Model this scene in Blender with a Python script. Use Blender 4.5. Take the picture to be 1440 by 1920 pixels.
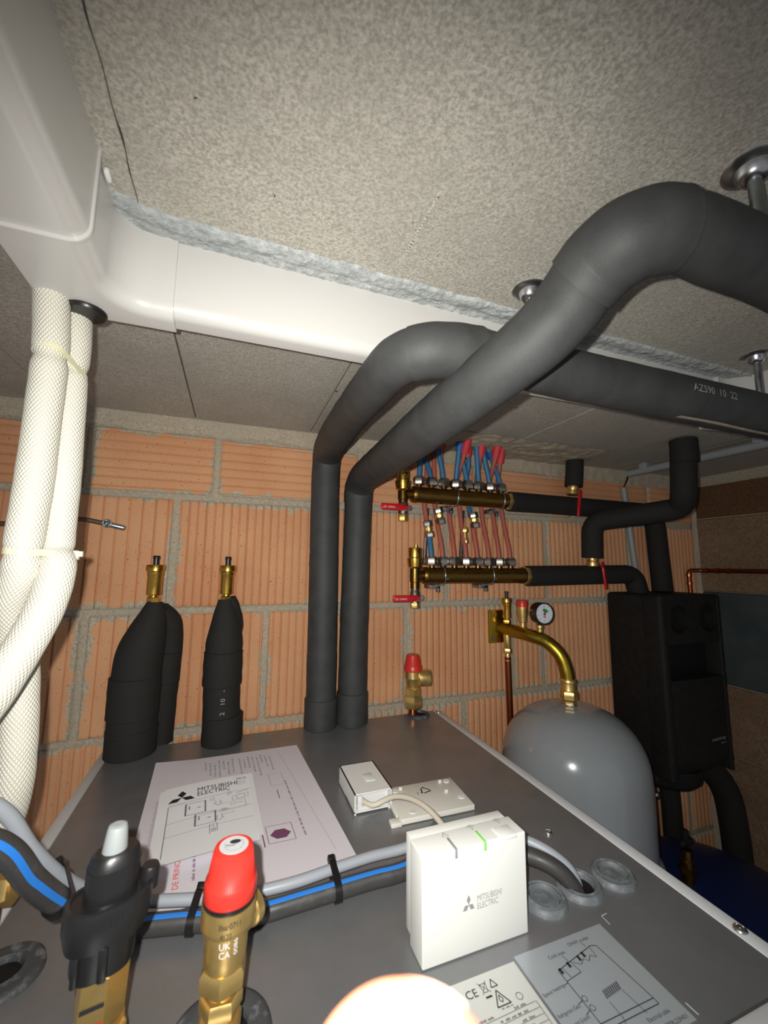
import bpy, bmesh, math, random
from mathutils import Vector, Matrix, noise
random.seed(7)
PI = math.pi
for o in list(bpy.data.objects): bpy.data.objects.remove(o)
S = bpy.context.scene
COL = S.collection
V = Vector
# world frame: origin at the camera, x along the back wall, y into it, z up (floor at z = -1.90)

# ------------------------------------------------------------------ camera
cd = bpy.data.cameras.new('camera'); cam = bpy.data.objects.new('camera', cd); COL.objects.link(cam)
cd.sensor_fit = 'VERTICAL'; cd.sensor_height = 36.0; cd.sensor_width = 27.0
cd.lens = 762.35 / 1920 * 36.0
cd.clip_start = 0.004
cd.dof.use_dof = True; cd.dof.focus_distance = 0.55; cd.dof.aperture_fstop = 9.0
pitch, yaw, roll = math.radians(7.375), math.radians(20.184), math.radians(0.567)
fw = V((math.sin(yaw)*math.cos(pitch), math.cos(yaw)*math.cos(pitch), math.sin(pitch)))
rt0 = V((math.cos(yaw), -math.sin(yaw), 0)); up0 = rt0.cross(fw)
rt = rt0*math.cos(roll) + up0*math.sin(roll); up = up0*math.cos(roll) - rt0*math.sin(roll)
cam.matrix_world = Matrix(((rt.x, up.x, -fw.x, 0), (rt.y, up.y, -fw.y, 0), (rt.z, up.z, -fw.z, 0), (0, 0, 0, 1)))
S.camera = cam

# ------------------------------------------------------------------ light: the phone's flash beside the lens, dim room behind
w = bpy.data.worlds.new('room'); S.world = w; w.use_nodes = True
w.node_tree.nodes['Background'].inputs[0].default_value = (0.9, 0.92, 1.0, 1)
w.node_tree.nodes['Background'].inputs[1].default_value = 0.22
ld = bpy.data.lights.new('phone_flash', 'SPOT'); fl = bpy.data.objects.new('phone_flash', ld); COL.objects.link(fl)
ld.energy = 16.0; ld.color = (1.0, 0.975, 0.92); ld.shadow_soft_size = 0.003
ld.spot_size = math.radians(140); ld.spot_blend = 1.0
fl.location = rt*-0.016 + up*0.010
fl.rotation_euler = (fw + rt*0.0 + up*-0.20).to_track_quat('-Z', 'Y').to_euler()
fl.location += fw*0.002

S.view_settings.view_transform = 'Standard'; S.view_settings.look = 'None'
S.view_settings.gamma = 1.0; S.view_settings.use_curve_mapping = False
S.view_settings.exposure = 0.0

# ------------------------------------------------------------------ materials
def lin(c):
    c = c/255.0
    return c/12.92 if c <= 0.04045 else ((c+0.055)/1.055)**2.4
def rgb(r, g, b): return (lin(r), lin(g), lin(b), 1)
def mat(name, col, rough=0.5, metal=0.0, bump=None, var=None, coat=0.0, spec=None, rvar=None, emit=None, aniso=None):
    m = bpy.data.materials.new(name); m.use_nodes = True
    nt = m.node_tree; b = nt.nodes['Principled BSDF']
    b.inputs['Base Color'].default_value = rgb(*col)
    b.inputs['Roughness'].default_value = rough; b.inputs['Metallic'].default_value = metal
    if coat: b.inputs['Coat Weight'].default_value = coat; b.inputs['Coat Roughness'].default_value = 0.08
    if spec is not None: b.inputs['Specular IOR Level'].default_value = spec
    tc = nt.nodes.new('ShaderNodeTexCoord')
    def nz(scale, detail=4, rough_=0.6):
        n = nt.nodes.new('ShaderNodeTexNoise'); n.inputs['Scale'].default_value = scale
        n.inputs['Detail'].default_value = detail; n.inputs['Roughness'].default_value = rough_
        nt.links.new(tc.outputs['Object'], n.inputs['Vector']); return n
    if var:   # (colour2, scale, lo, hi)
        n = nz(var[1]); r = nt.nodes.new('ShaderNodeValToRGB')
        r.color_ramp.elements[0].position = var[2]; r.color_ramp.elements[1].position = var[3]
        r.color_ramp.elements[0].color = rgb(*col); r.color_ramp.elements[1].color = rgb(*var[0])
        nt.links.new(n.outputs['Fac'], r.inputs['Fac']); nt.links.new(r.outputs['Color'], b.inputs['Base Color'])
    if rvar:  # (scale, lo, hi)
        n = nz(rvar[0]); mr = nt.nodes.new('ShaderNodeMapRange')
        mr.inputs['From Min'].default_value = 0.3; mr.inputs['From Max'].default_value = 0.7
        mr.inputs['To Min'].default_value = rvar[1]; mr.inputs['To Max'].default_value = rvar[2]
        nt.links.new(n.outputs['Fac'], mr.inputs['Value']); nt.links.new(mr.outputs['Result'], b.inputs['Roughness'])
    if bump:  # (scale, strength, distance)
        n = nz(bump[0]); bp = nt.nodes.new('ShaderNodeBump')
        bp.inputs['Strength'].default_value = bump[1]; bp.inputs['Distance'].default_value = bump[2]
        nt.links.new(n.outputs['Fac'], bp.inputs['Height']); nt.links.new(bp.outputs['Normal'], b.inputs['Normal'])
    if emit:
        b.inputs['Emission Color'].default_value = rgb(*emit[0]); b.inputs['Emission Strength'].default_value = emit[1]
    return m

def concrete(name, ca, cb, cc, gscale=420, bumpd=0.0012, blot=9):
    """pebbly cast concrete: fine grain plus broad blotches"""
    m = mat(name, ca, 0.92, spec=0.2); nt = m.node_tree; b = nt.nodes['Principled BSDF']
    tc = nt.nodes['Texture Coordinate']
    def N(s, d, r=0.6):
        n = nt.nodes.new('ShaderNodeTexNoise'); n.inputs['Scale'].default_value = s; n.inputs['Detail'].default_value = d
        n.inputs['Roughness'].default_value = r; nt.links.new(tc.outputs['Object'], n.inputs['Vector']); return n
    n1 = N(gscale, 3, 0.7); n2 = N(blot, 5, 0.6); n3 = N(gscale*0.28, 4, 0.6)
    r1 = nt.nodes.new('ShaderNodeValToRGB'); r1.color_ramp.elements[0].position = 0.36; r1.color_ramp.elements[1].position = 0.66
    r1.color_ramp.elements[0].color = rgb(*ca); r1.color_ramp.elements[1].color = rgb(*cb)
    nt.links.new(n1.outputs['Fac'], r1.inputs['Fac'])
    r2 = nt.nodes.new('ShaderNodeValToRGB'); r2.color_ramp.elements[0].position = 0.4; r2.color_ramp.elements[1].position = 0.7
    r2.color_ramp.elements[0].color = (0, 0, 0, 1); r2.color_ramp.elements[1].color = (0.55, 0.55, 0.55, 1)
    nt.links.new(n2.outputs['Fac'], r2.inputs['Fac'])
    mx = nt.nodes.new('ShaderNodeMix'); mx.data_type = 'RGBA'
    nt.links.new(r2.outputs['Color'], mx.inputs['Factor']); nt.links.new(r1.outputs['Color'], mx.inputs['A'])
    mx.inputs['B'].default_value = rgb(*cc); nt.links.new(mx.outputs['Result'], b.inputs['Base Color'])
    ad = nt.nodes.new('ShaderNodeMath'); ad.operation = 'ADD'
    nt.links.new(n1.outputs['Fac'], ad.inputs[0]); nt.links.new(n3.outputs['Fac'], ad.inputs[1])
    bp = nt.nodes.new('ShaderNodeBump'); bp.inputs['Strength'].default_value = 0.9; bp.inputs['Distance'].default_value = bumpd
    nt.links.new(ad.outputs[0], bp.inputs['Height']); nt.links.new(bp.outputs['Normal'], b.inputs['Normal'])
    return m

M = {}
M['ceil'] = concrete('ceiling_concrete', (154, 150, 139), (204, 199, 187), (162, 158, 148), 420, 0.0007)
M['slab_edge'] = concrete('cast_edge_concrete', (158, 162, 162), (196, 200, 198), (140, 145, 146), 150, 0.003)
M['mortar'] = concrete('mortar', (166, 154, 134), (198, 186, 165), (174, 164, 146), 260, 0.001)
M['chalk'] = mat('chalky_cement', (206, 200, 188), 0.9)
M['crack'] = mat('crack_dirt', (62, 60, 58), 0.95)
M['blockwork'] = concrete('blockwork', (128, 104, 82), (160, 134, 108), (116, 92, 72), 160, 0.0012)
M['blockdark'] = concrete('dark_brick', (98, 70, 48), (126, 92, 64), (84, 66, 50), 140, 0.0012)
M['dampband'] = mat('bitumen_band', (62, 72, 74), 0.7, var=((78, 86, 86), 14, 0.4, 0.7), bump=(90, 0.3, 0.001))
M['floor'] = concrete('floor_concrete', (70, 68, 64), (90, 88, 84), (60, 58, 56), 90, 0.001)
M['trunk'] = mat('white_pvc_trunking', (198, 196, 192), 0.28, coat=0.15, bump=(60, 0.03, 0.001))
M['foamblk'] = mat('black_elastomer_foam', (62, 63, 63), 0.62, bump=(700, 0.28, 0.0006), var=((52, 53, 53), 30, 0.4, 0.7), spec=0.42)
M['foamdk'] = mat('matt_black_foam', (40, 39, 37), 0.8, bump=(600, 0.2, 0.0006), spec=0.25)
M['blkplastic'] = mat('black_plastic', (30, 30, 31), 0.32, bump=(900, 0.15, 0.0003))
M['blkrubber'] = mat('black_rubber', (66, 68, 70), 0.62, var=((120, 124, 126), 120, 0.52, 0.75), bump=(300, 0.2, 0.0005))
M['greyrubber'] = mat('grey_rubber', (104, 110, 114), 0.5, var=((136, 142, 146), 160, 0.5, 0.75), bump=(200, 0.3, 0.0008))
M['epp'] = mat('expanded_black_shell', (24, 23, 22), 0.72, bump=(420, 0.4, 0.0008), var=((33, 31, 29), 60, 0.4, 0.7), spec=0.35)
M['void'] = mat('dark_recess', (12, 12, 12), 0.6)
M['brass'] = mat('brass', (236, 202, 128), 0.38, 0.9, rvar=(60, 0.28, 0.46), bump=(300, 0.05, 0.0003))
M['brasspol'] = mat('polished_brass', (218, 174, 82), 0.25, 1.0, rvar=(60, 0.2, 0.34))
M['brassdk'] = mat('aged_brass', (128, 100, 50), 0.34, 1.0, rvar=(40, 0.25, 0.5), var=((112, 84, 38), 40, 0.4, 0.7))
M['yellowzinc'] = mat('yellow_chromate_steel', (190, 164, 60), 0.26, 1.0, rvar=(40, 0.2, 0.4))
M['chrome'] = mat('nickel', (215, 215, 215), 0.28, 1.0)
M['zinc'] = mat('zinc_plated_steel', (176, 184, 186), 0.3, 1.0, rvar=(80, 0.18, 0.45))
M['nut'] = mat('nickel_nut', (168, 165, 158), 0.36, 1.0)
M['copper'] = mat('copper', (196, 112, 74), 0.3, 1.0, rvar=(50, 0.2, 0.45))
M['copperdk'] = mat('tarnished_copper', (150, 84, 56), 0.4, 1.0)
M['redcap'] = mat('red_plastic', (210, 52, 42), 0.34, coat=0.1)
M['redlever'] = mat('red_dipped_lever', (196, 24, 34), 0.3, coat=0.2)
M['redtube'] = mat('red_heating_tube', (176, 96, 80), 0.5)
M['bluetube'] = mat('blue_heating_tube', (52, 112, 156), 0.5)
M['redsleeve'] = mat('red_sleeve', (206, 62, 66), 0.55)
M['bluesleeve'] = mat('blue_sleeve', (24, 98, 178), 0.55)
M['white'] = mat('white_abs_plastic', (236, 237, 232), 0.42, bump=(900, 0.05, 0.0002))
M['offwhite'] = mat('warm_white_plastic', (226, 224, 214), 0.45)
M['whitein'] = mat('white_inner_plastic', (222, 224, 224), 0.4)
M['paper'] = mat('printed_paper', (224, 219, 226), 0.75, bump=(20, 0.1, 0.002))
M['leaflet'] = mat('white_leaflet_paper', (246, 247, 250), 0.7, bump=(18, 0.1, 0.002))
M['ink'] = mat('black_ink', (34, 34, 40), 0.7)
M['inkgrey'] = mat('grey_ink', (128, 130, 140), 0.7)
M['inkred'] = mat('red_ink', (232, 84, 74), 0.7)
M['inkpurple'] = mat('purple_ink', (122, 72, 104), 0.7)
M['logogrey'] = mat('grey_print', (150, 151, 152), 0.6)
M['lightgrey'] = mat('pale_print', (186, 188, 190), 0.6)
M['led'] = mat('green_status_light', (130, 214, 100), 0.4, emit=((110, 225, 70), 0.12))
M['ledoff'] = mat('unlit_status_light', (150, 152, 154), 0.35)
M['steeltop'] = mat('dark_grey_sheet_steel', (142, 142, 146), 0.34, 0.5, rvar=(26, 0.26, 0.40), bump=(420, 0.1, 0.0003), var=((132, 135, 136), 18, 0.35, 0.65))
M['panel'] = mat('white_painted_steel', (220, 224, 226), 0.38)
M['sticker'] = mat('silver_foil_sticker', (178, 186, 192), 0.34, 0.35, rvar=(40, 0.28, 0.42))
M['platelab'] = mat('glare_pale_rating_sticker', (206, 208, 204), 0.4, 0.15)  # glare over part of the sticker is put into this lighter base colour
M['greycable'] = mat('grey_cable_sheath', (158, 164, 172), 0.38)
M['hose'] = mat('black_cable_sheath', (62, 61, 60), 0.42, rvar=(90, 0.3, 0.6), var=((86, 84, 82), 60, 0.6, 0.8))
M['bluestripe'] = mat('blue_cable_stripe', (44, 124, 214), 0.4)
M['beigecable'] = mat('beige_cable_sheath', (214, 206, 188), 0.5)
M['tie'] = mat('black_nylon_tie', (26, 25, 26), 0.3)
M['tieclear'] = mat('clear_nylon_tie', (216, 212, 178), 0.3)
M['tank'] = mat('grey_tank_paint', (152, 158, 162), 0.2, coat=0.4, bump=(160, 0.03, 0.0006))
M['bluetank'] = mat('dark_blue_tank_paint', (24, 40, 86), 0.4)
M['conduit'] = mat('grey_pvc_conduit', (150, 156, 156), 0.45)
M['gauge'] = mat('gauge_dial', (222, 226, 232), 0.5)
M['gaugegreen'] = mat('gauge_green', (26, 140, 90), 0.5)
M['skin'] = mat('skin', (222, 128, 92), 0.5, bump=(900, 0.1, 0.0002))
M['skin'].node_tree.nodes['Principled BSDF'].inputs['Subsurface Weight'].default_value = 0.4
M['skin'].node_tree.nodes['Principled BSDF'].inputs['Subsurface Radius'].default_value = (0.006, 0.002, 0.001)
M['skin'].node_tree.nodes['Principled BSDF'].inputs['Subsurface Scale'].default_value = 1.0
M['nail'] = mat('fingernail', (236, 190, 170), 0.25)
M['rust'] = mat('rusty_steel', (112, 88, 72), 0.55, 0.6)
M['bluemark'] = mat('blue_paint_dab', (44, 74, 190), 0.6)

# white foam with an embossed diamond net, along the tube's own uv
def foam_mat():
    m = mat('white_embossed_foam', (222, 219, 204), 0.5); nt = m.node_tree; b = nt.nodes['Principled BSDF']
    uv = nt.nodes.new('ShaderNodeUVMap'); sx = nt.nodes.new('ShaderNodeSeparateXYZ'); nt.links.new(uv.outputs[0], sx.inputs[0])
    def math_(op, a, b_=None):
        n = nt.nodes.new('ShaderNodeMath'); n.operation = op
        for i, x in enumerate((a, b_)):
            if x is None: continue
            if isinstance(x, (int, float)): n.inputs[i].default_value = x
            else: nt.links.new(x, n.inputs[i])
        return n.outputs[0]
    k = 2*PI/0.0040
    s = math_('ADD', sx.outputs['X'], sx.outputs['Y']); d = math_('SUBTRACT', sx.outputs['X'], sx.outputs['Y'])
    a = math_('ABSOLUTE', math_('SINE', math_('MULTIPLY', s, k*0.5))); c = math_('ABSOLUTE', math_('SINE', math_('MULTIPLY', d, k*0.5)))
    h = math_('POWER', math_('MULTIPLY', a, c), 0.5)
    bp = nt.nodes.new('ShaderNodeBump'); bp.inputs['Strength'].default_value = 0.9; bp.inputs['Distance'].default_value = 0.0008
    nt.links.new(h, bp.inputs['Height']); nt.links.new(bp.outputs['Normal'], b.inputs['Normal'])
    return m
M['foamwhite'] = foam_mat()

# clay block: orange with pores; mortar smeared over its ragged edges
def brick_mat():
    m = mat('hollow_clay_block', (198, 120, 76), 0.85, spec=0.2); nt = m.node_tree; b = nt.nodes['Principled BSDF']
    tc = nt.nodes['Texture Coordinate']
    def N(s, d):
        n = nt.nodes.new('ShaderNodeTexNoise'); n.inputs['Scale'].default_value = s; n.inputs['Detail'].default_value = d
        nt.links.new(tc.outputs['Object'], n.inputs['Vector']); return n
    n1 = N(7, 4); r1 = nt.nodes.new('ShaderNodeValToRGB')
    r1.color_ramp.elements[0].position = 0.3; r1.color_ramp.elements[1].position = 0.7
    r1.color_ramp.elements[0].color = rgb(206, 148, 108); r1.color_ramp.elements[1].color = rgb(220, 168, 126)
    nt.links.new(n1.outputs['Fac'], r1.inputs['Fac'])
    # pores
    n2 = N(340, 2); r2 = nt.nodes.new('ShaderNodeValToRGB')
    r2.color_ramp.elements[0].position = 0.27; r2.color_ramp.elements[1].position = 0.33
    r2.color_ramp.elements[0].color = rgb(120, 66, 40); r2.color_ramp.elements[1].color = (1, 1, 1, 1)
    nt.links.new(n2.outputs['Fac'], r2.inputs['Fac'])
    mp = nt.nodes.new('ShaderNodeMix'); mp.data_type = 'RGBA'; mp.blend_type = 'MULTIPLY'; mp.inputs['Factor'].default_value = 0.8
    nt.links.new(r1.outputs['Color'], mp.inputs['A']); nt.links.new(r2.outputs['Color'], mp.inputs['B'])
    # mortar smear near the edges
    at = nt.nodes.new('ShaderNodeAttribute'); at.attribute_name = 'edge'
    n3 = N(55, 5); n4 = N(6, 3)
    ma = nt.nodes.new('ShaderNodeMath'); ma.operation = 'MULTIPLY'; ma.inputs[1].default_value = 0.034
    nt.links.new(n3.outputs['Fac'], ma.inputs[0])
    mb = nt.nodes.new('ShaderNodeMath'); mb.operation = 'MULTIPLY_ADD'; mb.inputs[1].default_value = 0.034; mb.inputs[2].default_value = -0.0290
    nt.links.new(n4.outputs['Fac'], mb.inputs[0])
    mc = nt.nodes.new('ShaderNodeMath'); mc.operation = 'ADD'; nt.links.new(ma.outputs[0], mc.inputs[0]); nt.links.new(mb.outputs[0], mc.inputs[1])
    md = nt.nodes.new('ShaderNodeMath'); md.operation = 'SUBTRACT'; nt.links.new(mc.outputs[0], md.inputs[0]); nt.links.new(at.outputs['Fac'], md.inputs[1])
    me = nt.nodes.new('ShaderNodeMapRange'); me.inputs['From Min'].default_value = -0.0008; me.inputs['From Max'].default_value = 0.0012
    nt.links.new(md.outputs[0], me.inputs['Value'])
    mx = nt.nodes.new('ShaderNodeMix'); mx.data_type = 'RGBA'
    nt.links.new(me.outputs['Result'], mx.inputs['Factor']); nt.links.new(mp.outputs['Result'], mx.inputs['A'])
    n5 = N(260, 3); r5 = nt.nodes.new('ShaderNodeValToRGB'); r5.color_ramp.elements[0].position = 0.35; r5.color_ramp.elements[1].position = 0.66
    r5.color_ramp.elements[0].color = rgb(166, 154, 134); r5.color_ramp.elements[1].color = rgb(198, 186, 165)
    nt.links.new(n5.outputs['Fac'], r5.inputs['Fac']); nt.links.new(r5.outputs['Color'], mx.inputs['B'])
    nt.links.new(mx.outputs['Result'], b.inputs['Base Color'])
    bp = nt.nodes.new('ShaderNodeBump'); bp.inputs['Strength'].default_value = 0.5; bp.inputs['Distance'].default_value = 0.0008
    nt.links.new(n2.outputs['Fac'], bp.inputs['Height']); nt.links.new(bp.outputs['Normal'], b.inputs['Normal'])
    return m
M['brick'] = brick_mat()

# ------------------------------------------------------------------ object helpers
def link(name, me, m, parent=None, smooth=True):
    o = bpy.data.objects.new(name, me); COL.objects.link(o)
    if m is not None: me.materials.append(M[m] if isinstance(m, str) else m)
    if parent is not None: o.parent = parent
    return o
def finish(bm, name, m, parent=None, smooth=True, angle=38):
    bmesh.ops.remove_doubles(bm, verts=bm.verts, dist=1e-6)
    bmesh.ops.recalc_face_normals(bm, faces=bm.faces)
    if smooth:
        for f in bm.faces: f.smooth = True
        a = math.radians(angle)
        for e in bm.edges:
            if len(e.link_faces) == 2 and e.calc_face_angle(0) > a: e.smooth = False
    me = bpy.data.meshes.new(name); bm.to_mesh(me); bm.free()
    if parent is not None:
        me.transform(Matrix.Translation(-wloc(parent)))
    return link(name, me, m, parent)
def wloc(o):
    l = V((0, 0, 0))
    while o is not None: l += o.location; o = o.parent
    return l
def thing(name, label, cat, loc=(0, 0, 0), group=None):
    o = bpy.data.objects.new(name, None); COL.objects.link(o); o.location = V(loc); o.empty_display_size = 0.02
    o['label'] = label; o['category'] = cat
    if group: o['group'] = group
    return o
def tag(o, label, cat, group=None):
    o['label'] = label; o['category'] = cat
    if group: o['group'] = group
    return o
def struct(o): o['kind'] = 'structure'; return o

def box(bm, c, s, rot=None, bev=0.0, seg=2):
    """c centre, s full size"""
    r = bmesh.ops.create_cube(bm, size=1.0); vs = r['verts']
    mt = Matrix.Translation(V(c)) @ (rot.to_4x4() if rot is not None else Matrix()) @ Matrix.Diagonal((s[0], s[1], s[2], 1))
    bmesh.ops.transform(bm, matrix=mt, verts=vs)
    if bev > 0:
        es = list({e for v in vs for e in v.link_edges})
        bmesh.ops.bevel(bm, geom=es, offset=bev, segments=seg, profile=0.5, affect='EDGES', clamp_overlap=True)
    return vs
def zrot(d):
    """rotation matrix whose z axis points along d"""
    return V(d).normalized().to_track_quat('Z', 'Y').to_matrix()
def lathe(bm, prof, c=(0, 0, 0), axis=(0, 0, 1), n=40, cap=True, ripple=None):
    """prof: list of (radius, height); ripple: (count, depth, h0, h1)"""
    R = zrot(axis); c = V(c); rings = []
    for r, h in prof:
        ring = []
        for i in range(n):
            a = 2*PI*i/n; rr = r
            if ripple and ripple[2] <= h <= ripple[3]: rr = r - ripple[1]*(i % 2)
            ring.append(bm.verts.new(c + R @ V((rr*math.cos(a), rr*math.sin(a), h))))
        rings.append(ring)
    for a, b in zip(rings, rings[1:]):
        for i in range(n): bm.faces.new((a[i], a[(i+1) % n], b[(i+1) % n], b[i]))
    if cap:
        if prof[0][0] > 1e-5: bm.faces.new(list(reversed(rings[0])))
        if prof[-1][0] > 1e-5: bm.faces.new(rings[-1])
def hexnut(bm, c, axis, across, h, rot=0.0, cham=0.12):
    R = zrot(axis); c = V(c); r = across/2/math.cos(PI/6); ch = h*cham
    prof = [(r*0.88, -h/2), (r, -h/2+ch), (r, h/2-ch), (r*0.88, h/2)]; rings = []
    for rr, z in prof:
        rings.append([bm.verts.new(c + R @ V((rr*math.cos(rot+PI/3*i), rr*math.sin(rot+PI/3*i), z))) for i in range(6)])
    for a, b in zip(rings, rings[1:]):
        for i in range(6): bm.faces.new((a[i], a[(i+1) % 6], b[(i+1) % 6], b[i]))
    bm.faces.new(list(reversed(rings[0]))); bm.faces.new(rings[-1])
def spline(pts, step=0.006):
    P = [V(p) for p in pts]
    if len(P) == 2:
        n = max(2, int((P[1]-P[0]).length/step)); return [P[0].lerp(P[1], i/n) for i in range(n+1)]
    P = [P[0]*2-P[1]] + P + [P[-1]*2-P[-2]]; out = []
    for i in range(1, len(P)-2):
        p0, p1, p2, p3 = P[i-1:i+3]; n = max(2, int((p2-p1).length/step))
        t0 = 0.0; t1 = t0+max((p1-p0).length, 1e-6)**0.5; t2 = t1+max((p2-p1).length, 1e-6)**0.5; t3 = t2+max((p3-p2).length, 1e-6)**0.5
        for k in range(n):
            t = t1+(t2-t1)*k/n
            a1 = p0*((t1-t)/(t1-t0)) + p1*((t-t0)/(t1-t0)); a2 = p1*((t2-t)/(t2-t1)) + p2*((t-t1)/(t2-t1)); a3 = p2*((t3-t)/(t3-t2)) + p3*((t-t2)/(t3-t2))
            b1 = a1*((t2-t)/(t2-t0)) + a2*((t-t0)/(t2-t0)); b2 = a2*((t3-t)/(t3-t1)) + a3*((t-t1)/(t3-t1))
            out.append(b1*((t2-t)/(t2-t1)) + b2*((t-t1)/(t2-t1)))
    out.append(P[-2]); return out
def fillet(pts, rad, n=8):
    P = [V(p) for p in pts]; out = [P[0]]
    for i in range(1, len(P)-1):
        a, b, c = P[i-1:i+2]; u = (a-b); v = (c-b); r = min(rad, u.length*0.48, v.length*0.48)
        s, e = b+u.normalized()*r, b+v.normalized()*r
        for k in range(n+1):
            t = k/n; out.append(s.lerp(b, t).lerp(b.lerp(e, t), t))
    out.append(P[-1]); return out
def tube(bm, path, r, n=24, cap=True, sq=None, uvs=False):
    """r: number or function of (arc length, total); round tube along path, parallel transported frame"""
    P = [p.copy() if isinstance(p, Vector) else V(p) for p in path]
    L = [0.0]
    for a, b in zip(P, P[1:]): L.append(L[-1]+(b-a).length)
    T = []
    for i in range(len(P)):
        a = P[max(0, i-1)]; b = P[min(len(P)-1, i+1)]; T.append((b-a).normalized())
    ref = V((0, 0, 1)) if abs(T[0].z) < 0.9 else V((0, 1, 0))
    N = (ref - T[0]*ref.dot(T[0])).normalized(); rings = []
    frames = []
    for i, p in enumerate(P):
        if i: 
            q = T[i-1].rotation_difference(T[i]); N = (q @ N); N = (N - T[i]*N.dot(T[i])).normalized()
        B = T[i].cross(N); rr = r(L[i], L[-1]) if callable(r) else r
        frames.append((p, T[i], N, B))
        rings.append([bm.verts.new(p + (N*math.cos(2*PI*k/n) + B*math.sin(2*PI*k/n))*rr) for k in range(n)])
    lay = bm.loops.layers.uv.verify() if uvs else None
    for j, (a, b) in enumerate(zip(rings, rings[1:])):
        for k in range(n):
            f = bm.faces.new((a[k], a[(k+1) % n], b[(k+1) % n], b[k]))
            if uvs:
                r0 = 0.0165
                cs = [(k, j), (k+1, j), (k+1, j+1), (k, j+1)]
                for lp, (kk, jj) in zip(f.loops, cs): lp[lay].uv = (2*PI*r0*kk/n, L[jj])
    if cap:
        bm.faces.new(list(reversed(rings[0]))); bm.faces.new(rings[-1])
    return frames
def tube_obj(name, pts, r, m, parent=None, n=24, smooth_path=True, step=0.006, uvs=False):
    bm = bmesh.new(); path = spline(pts, step) if smooth_path else [V(p) for p in pts]
    tube(bm, path, r, n, uvs=uvs); 
    if uvs:
        for f in bm.faces: f.smooth = True
        me = bpy.data.meshes.new(name); bmesh.ops.recalc_face_normals(bm, faces=bm.faces); bm.to_mesh(me); bm.free()
        if parent is not None: me.transform(Matrix.Translation(-wloc(parent)))
        return link(name, me, m, parent)
    return finish(bm, name, m, parent)
def rtube(bm, data, n=36, step=0.004, wob=0.0005, seed=0, uvs=False, pinch=()):
    """data: list of ((x,y,z), radius)"""
    P = [V(p) for p, r in data]; path = spline(P, step); L = [0.0]
    for a, b in zip(path, path[1:]): L.append(L[-1]+(b-a).length)
    ks = []; j = 0
    for p in P:
        j = min(range(j, len(path)), key=lambda k: (path[k]-p).length); ks.append(L[j])
    def f(s, T_):
        for (a, ra), (b, rb) in zip(zip(ks, [r for _, r in data]), list(zip(ks, [r for _, r in data]))[1:]):
            if s <= b+1e-9:
                t_ = 0 if b == a else (s-a)/(b-a); t_ = t_*t_*(3-2*t_); r = ra+(rb-ra)*t_; break
        else: r = data[-1][1]
        if pinch:
            i = min(range(len(L)), key=lambda k: abs(L[k]-s))
            for q in pinch: r *= 1-0.15*math.exp(-((path[i].z-q)/0.0045)**2)
        return r + wob*noise.noise(V((s*25, seed, 0))) + wob*0.5*noise.noise(V((s*90, seed, 3)))
    return tube(bm, path, f, n, uvs=uvs)
def sheet(bm, f, nu, nv):
    g = [[bm.verts.new(f(i/nu, j/nv)) for j in range(nv+1)] for i in range(nu+1)]
    for i in range(nu):
        for j in range(nv): bm.faces.new((g[i][j], g[i+1][j], g[i+1][j+1], g[i][j+1]))
    return g
def prism(bm, poly, z0, z1):
    """poly list of (x,y)"""
    a = [bm.verts.new((x, y, z0)) for x, y in poly]; b = [bm.verts.new((x, y, z1)) for x, y in poly]; n = len(poly)
    for i in range(n): bm.faces.new((a[i], a[(i+1) % n], b[(i+1) % n], b[i]))
    bm.faces.new(list(reversed(a))); bm.faces.new(b)

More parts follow.
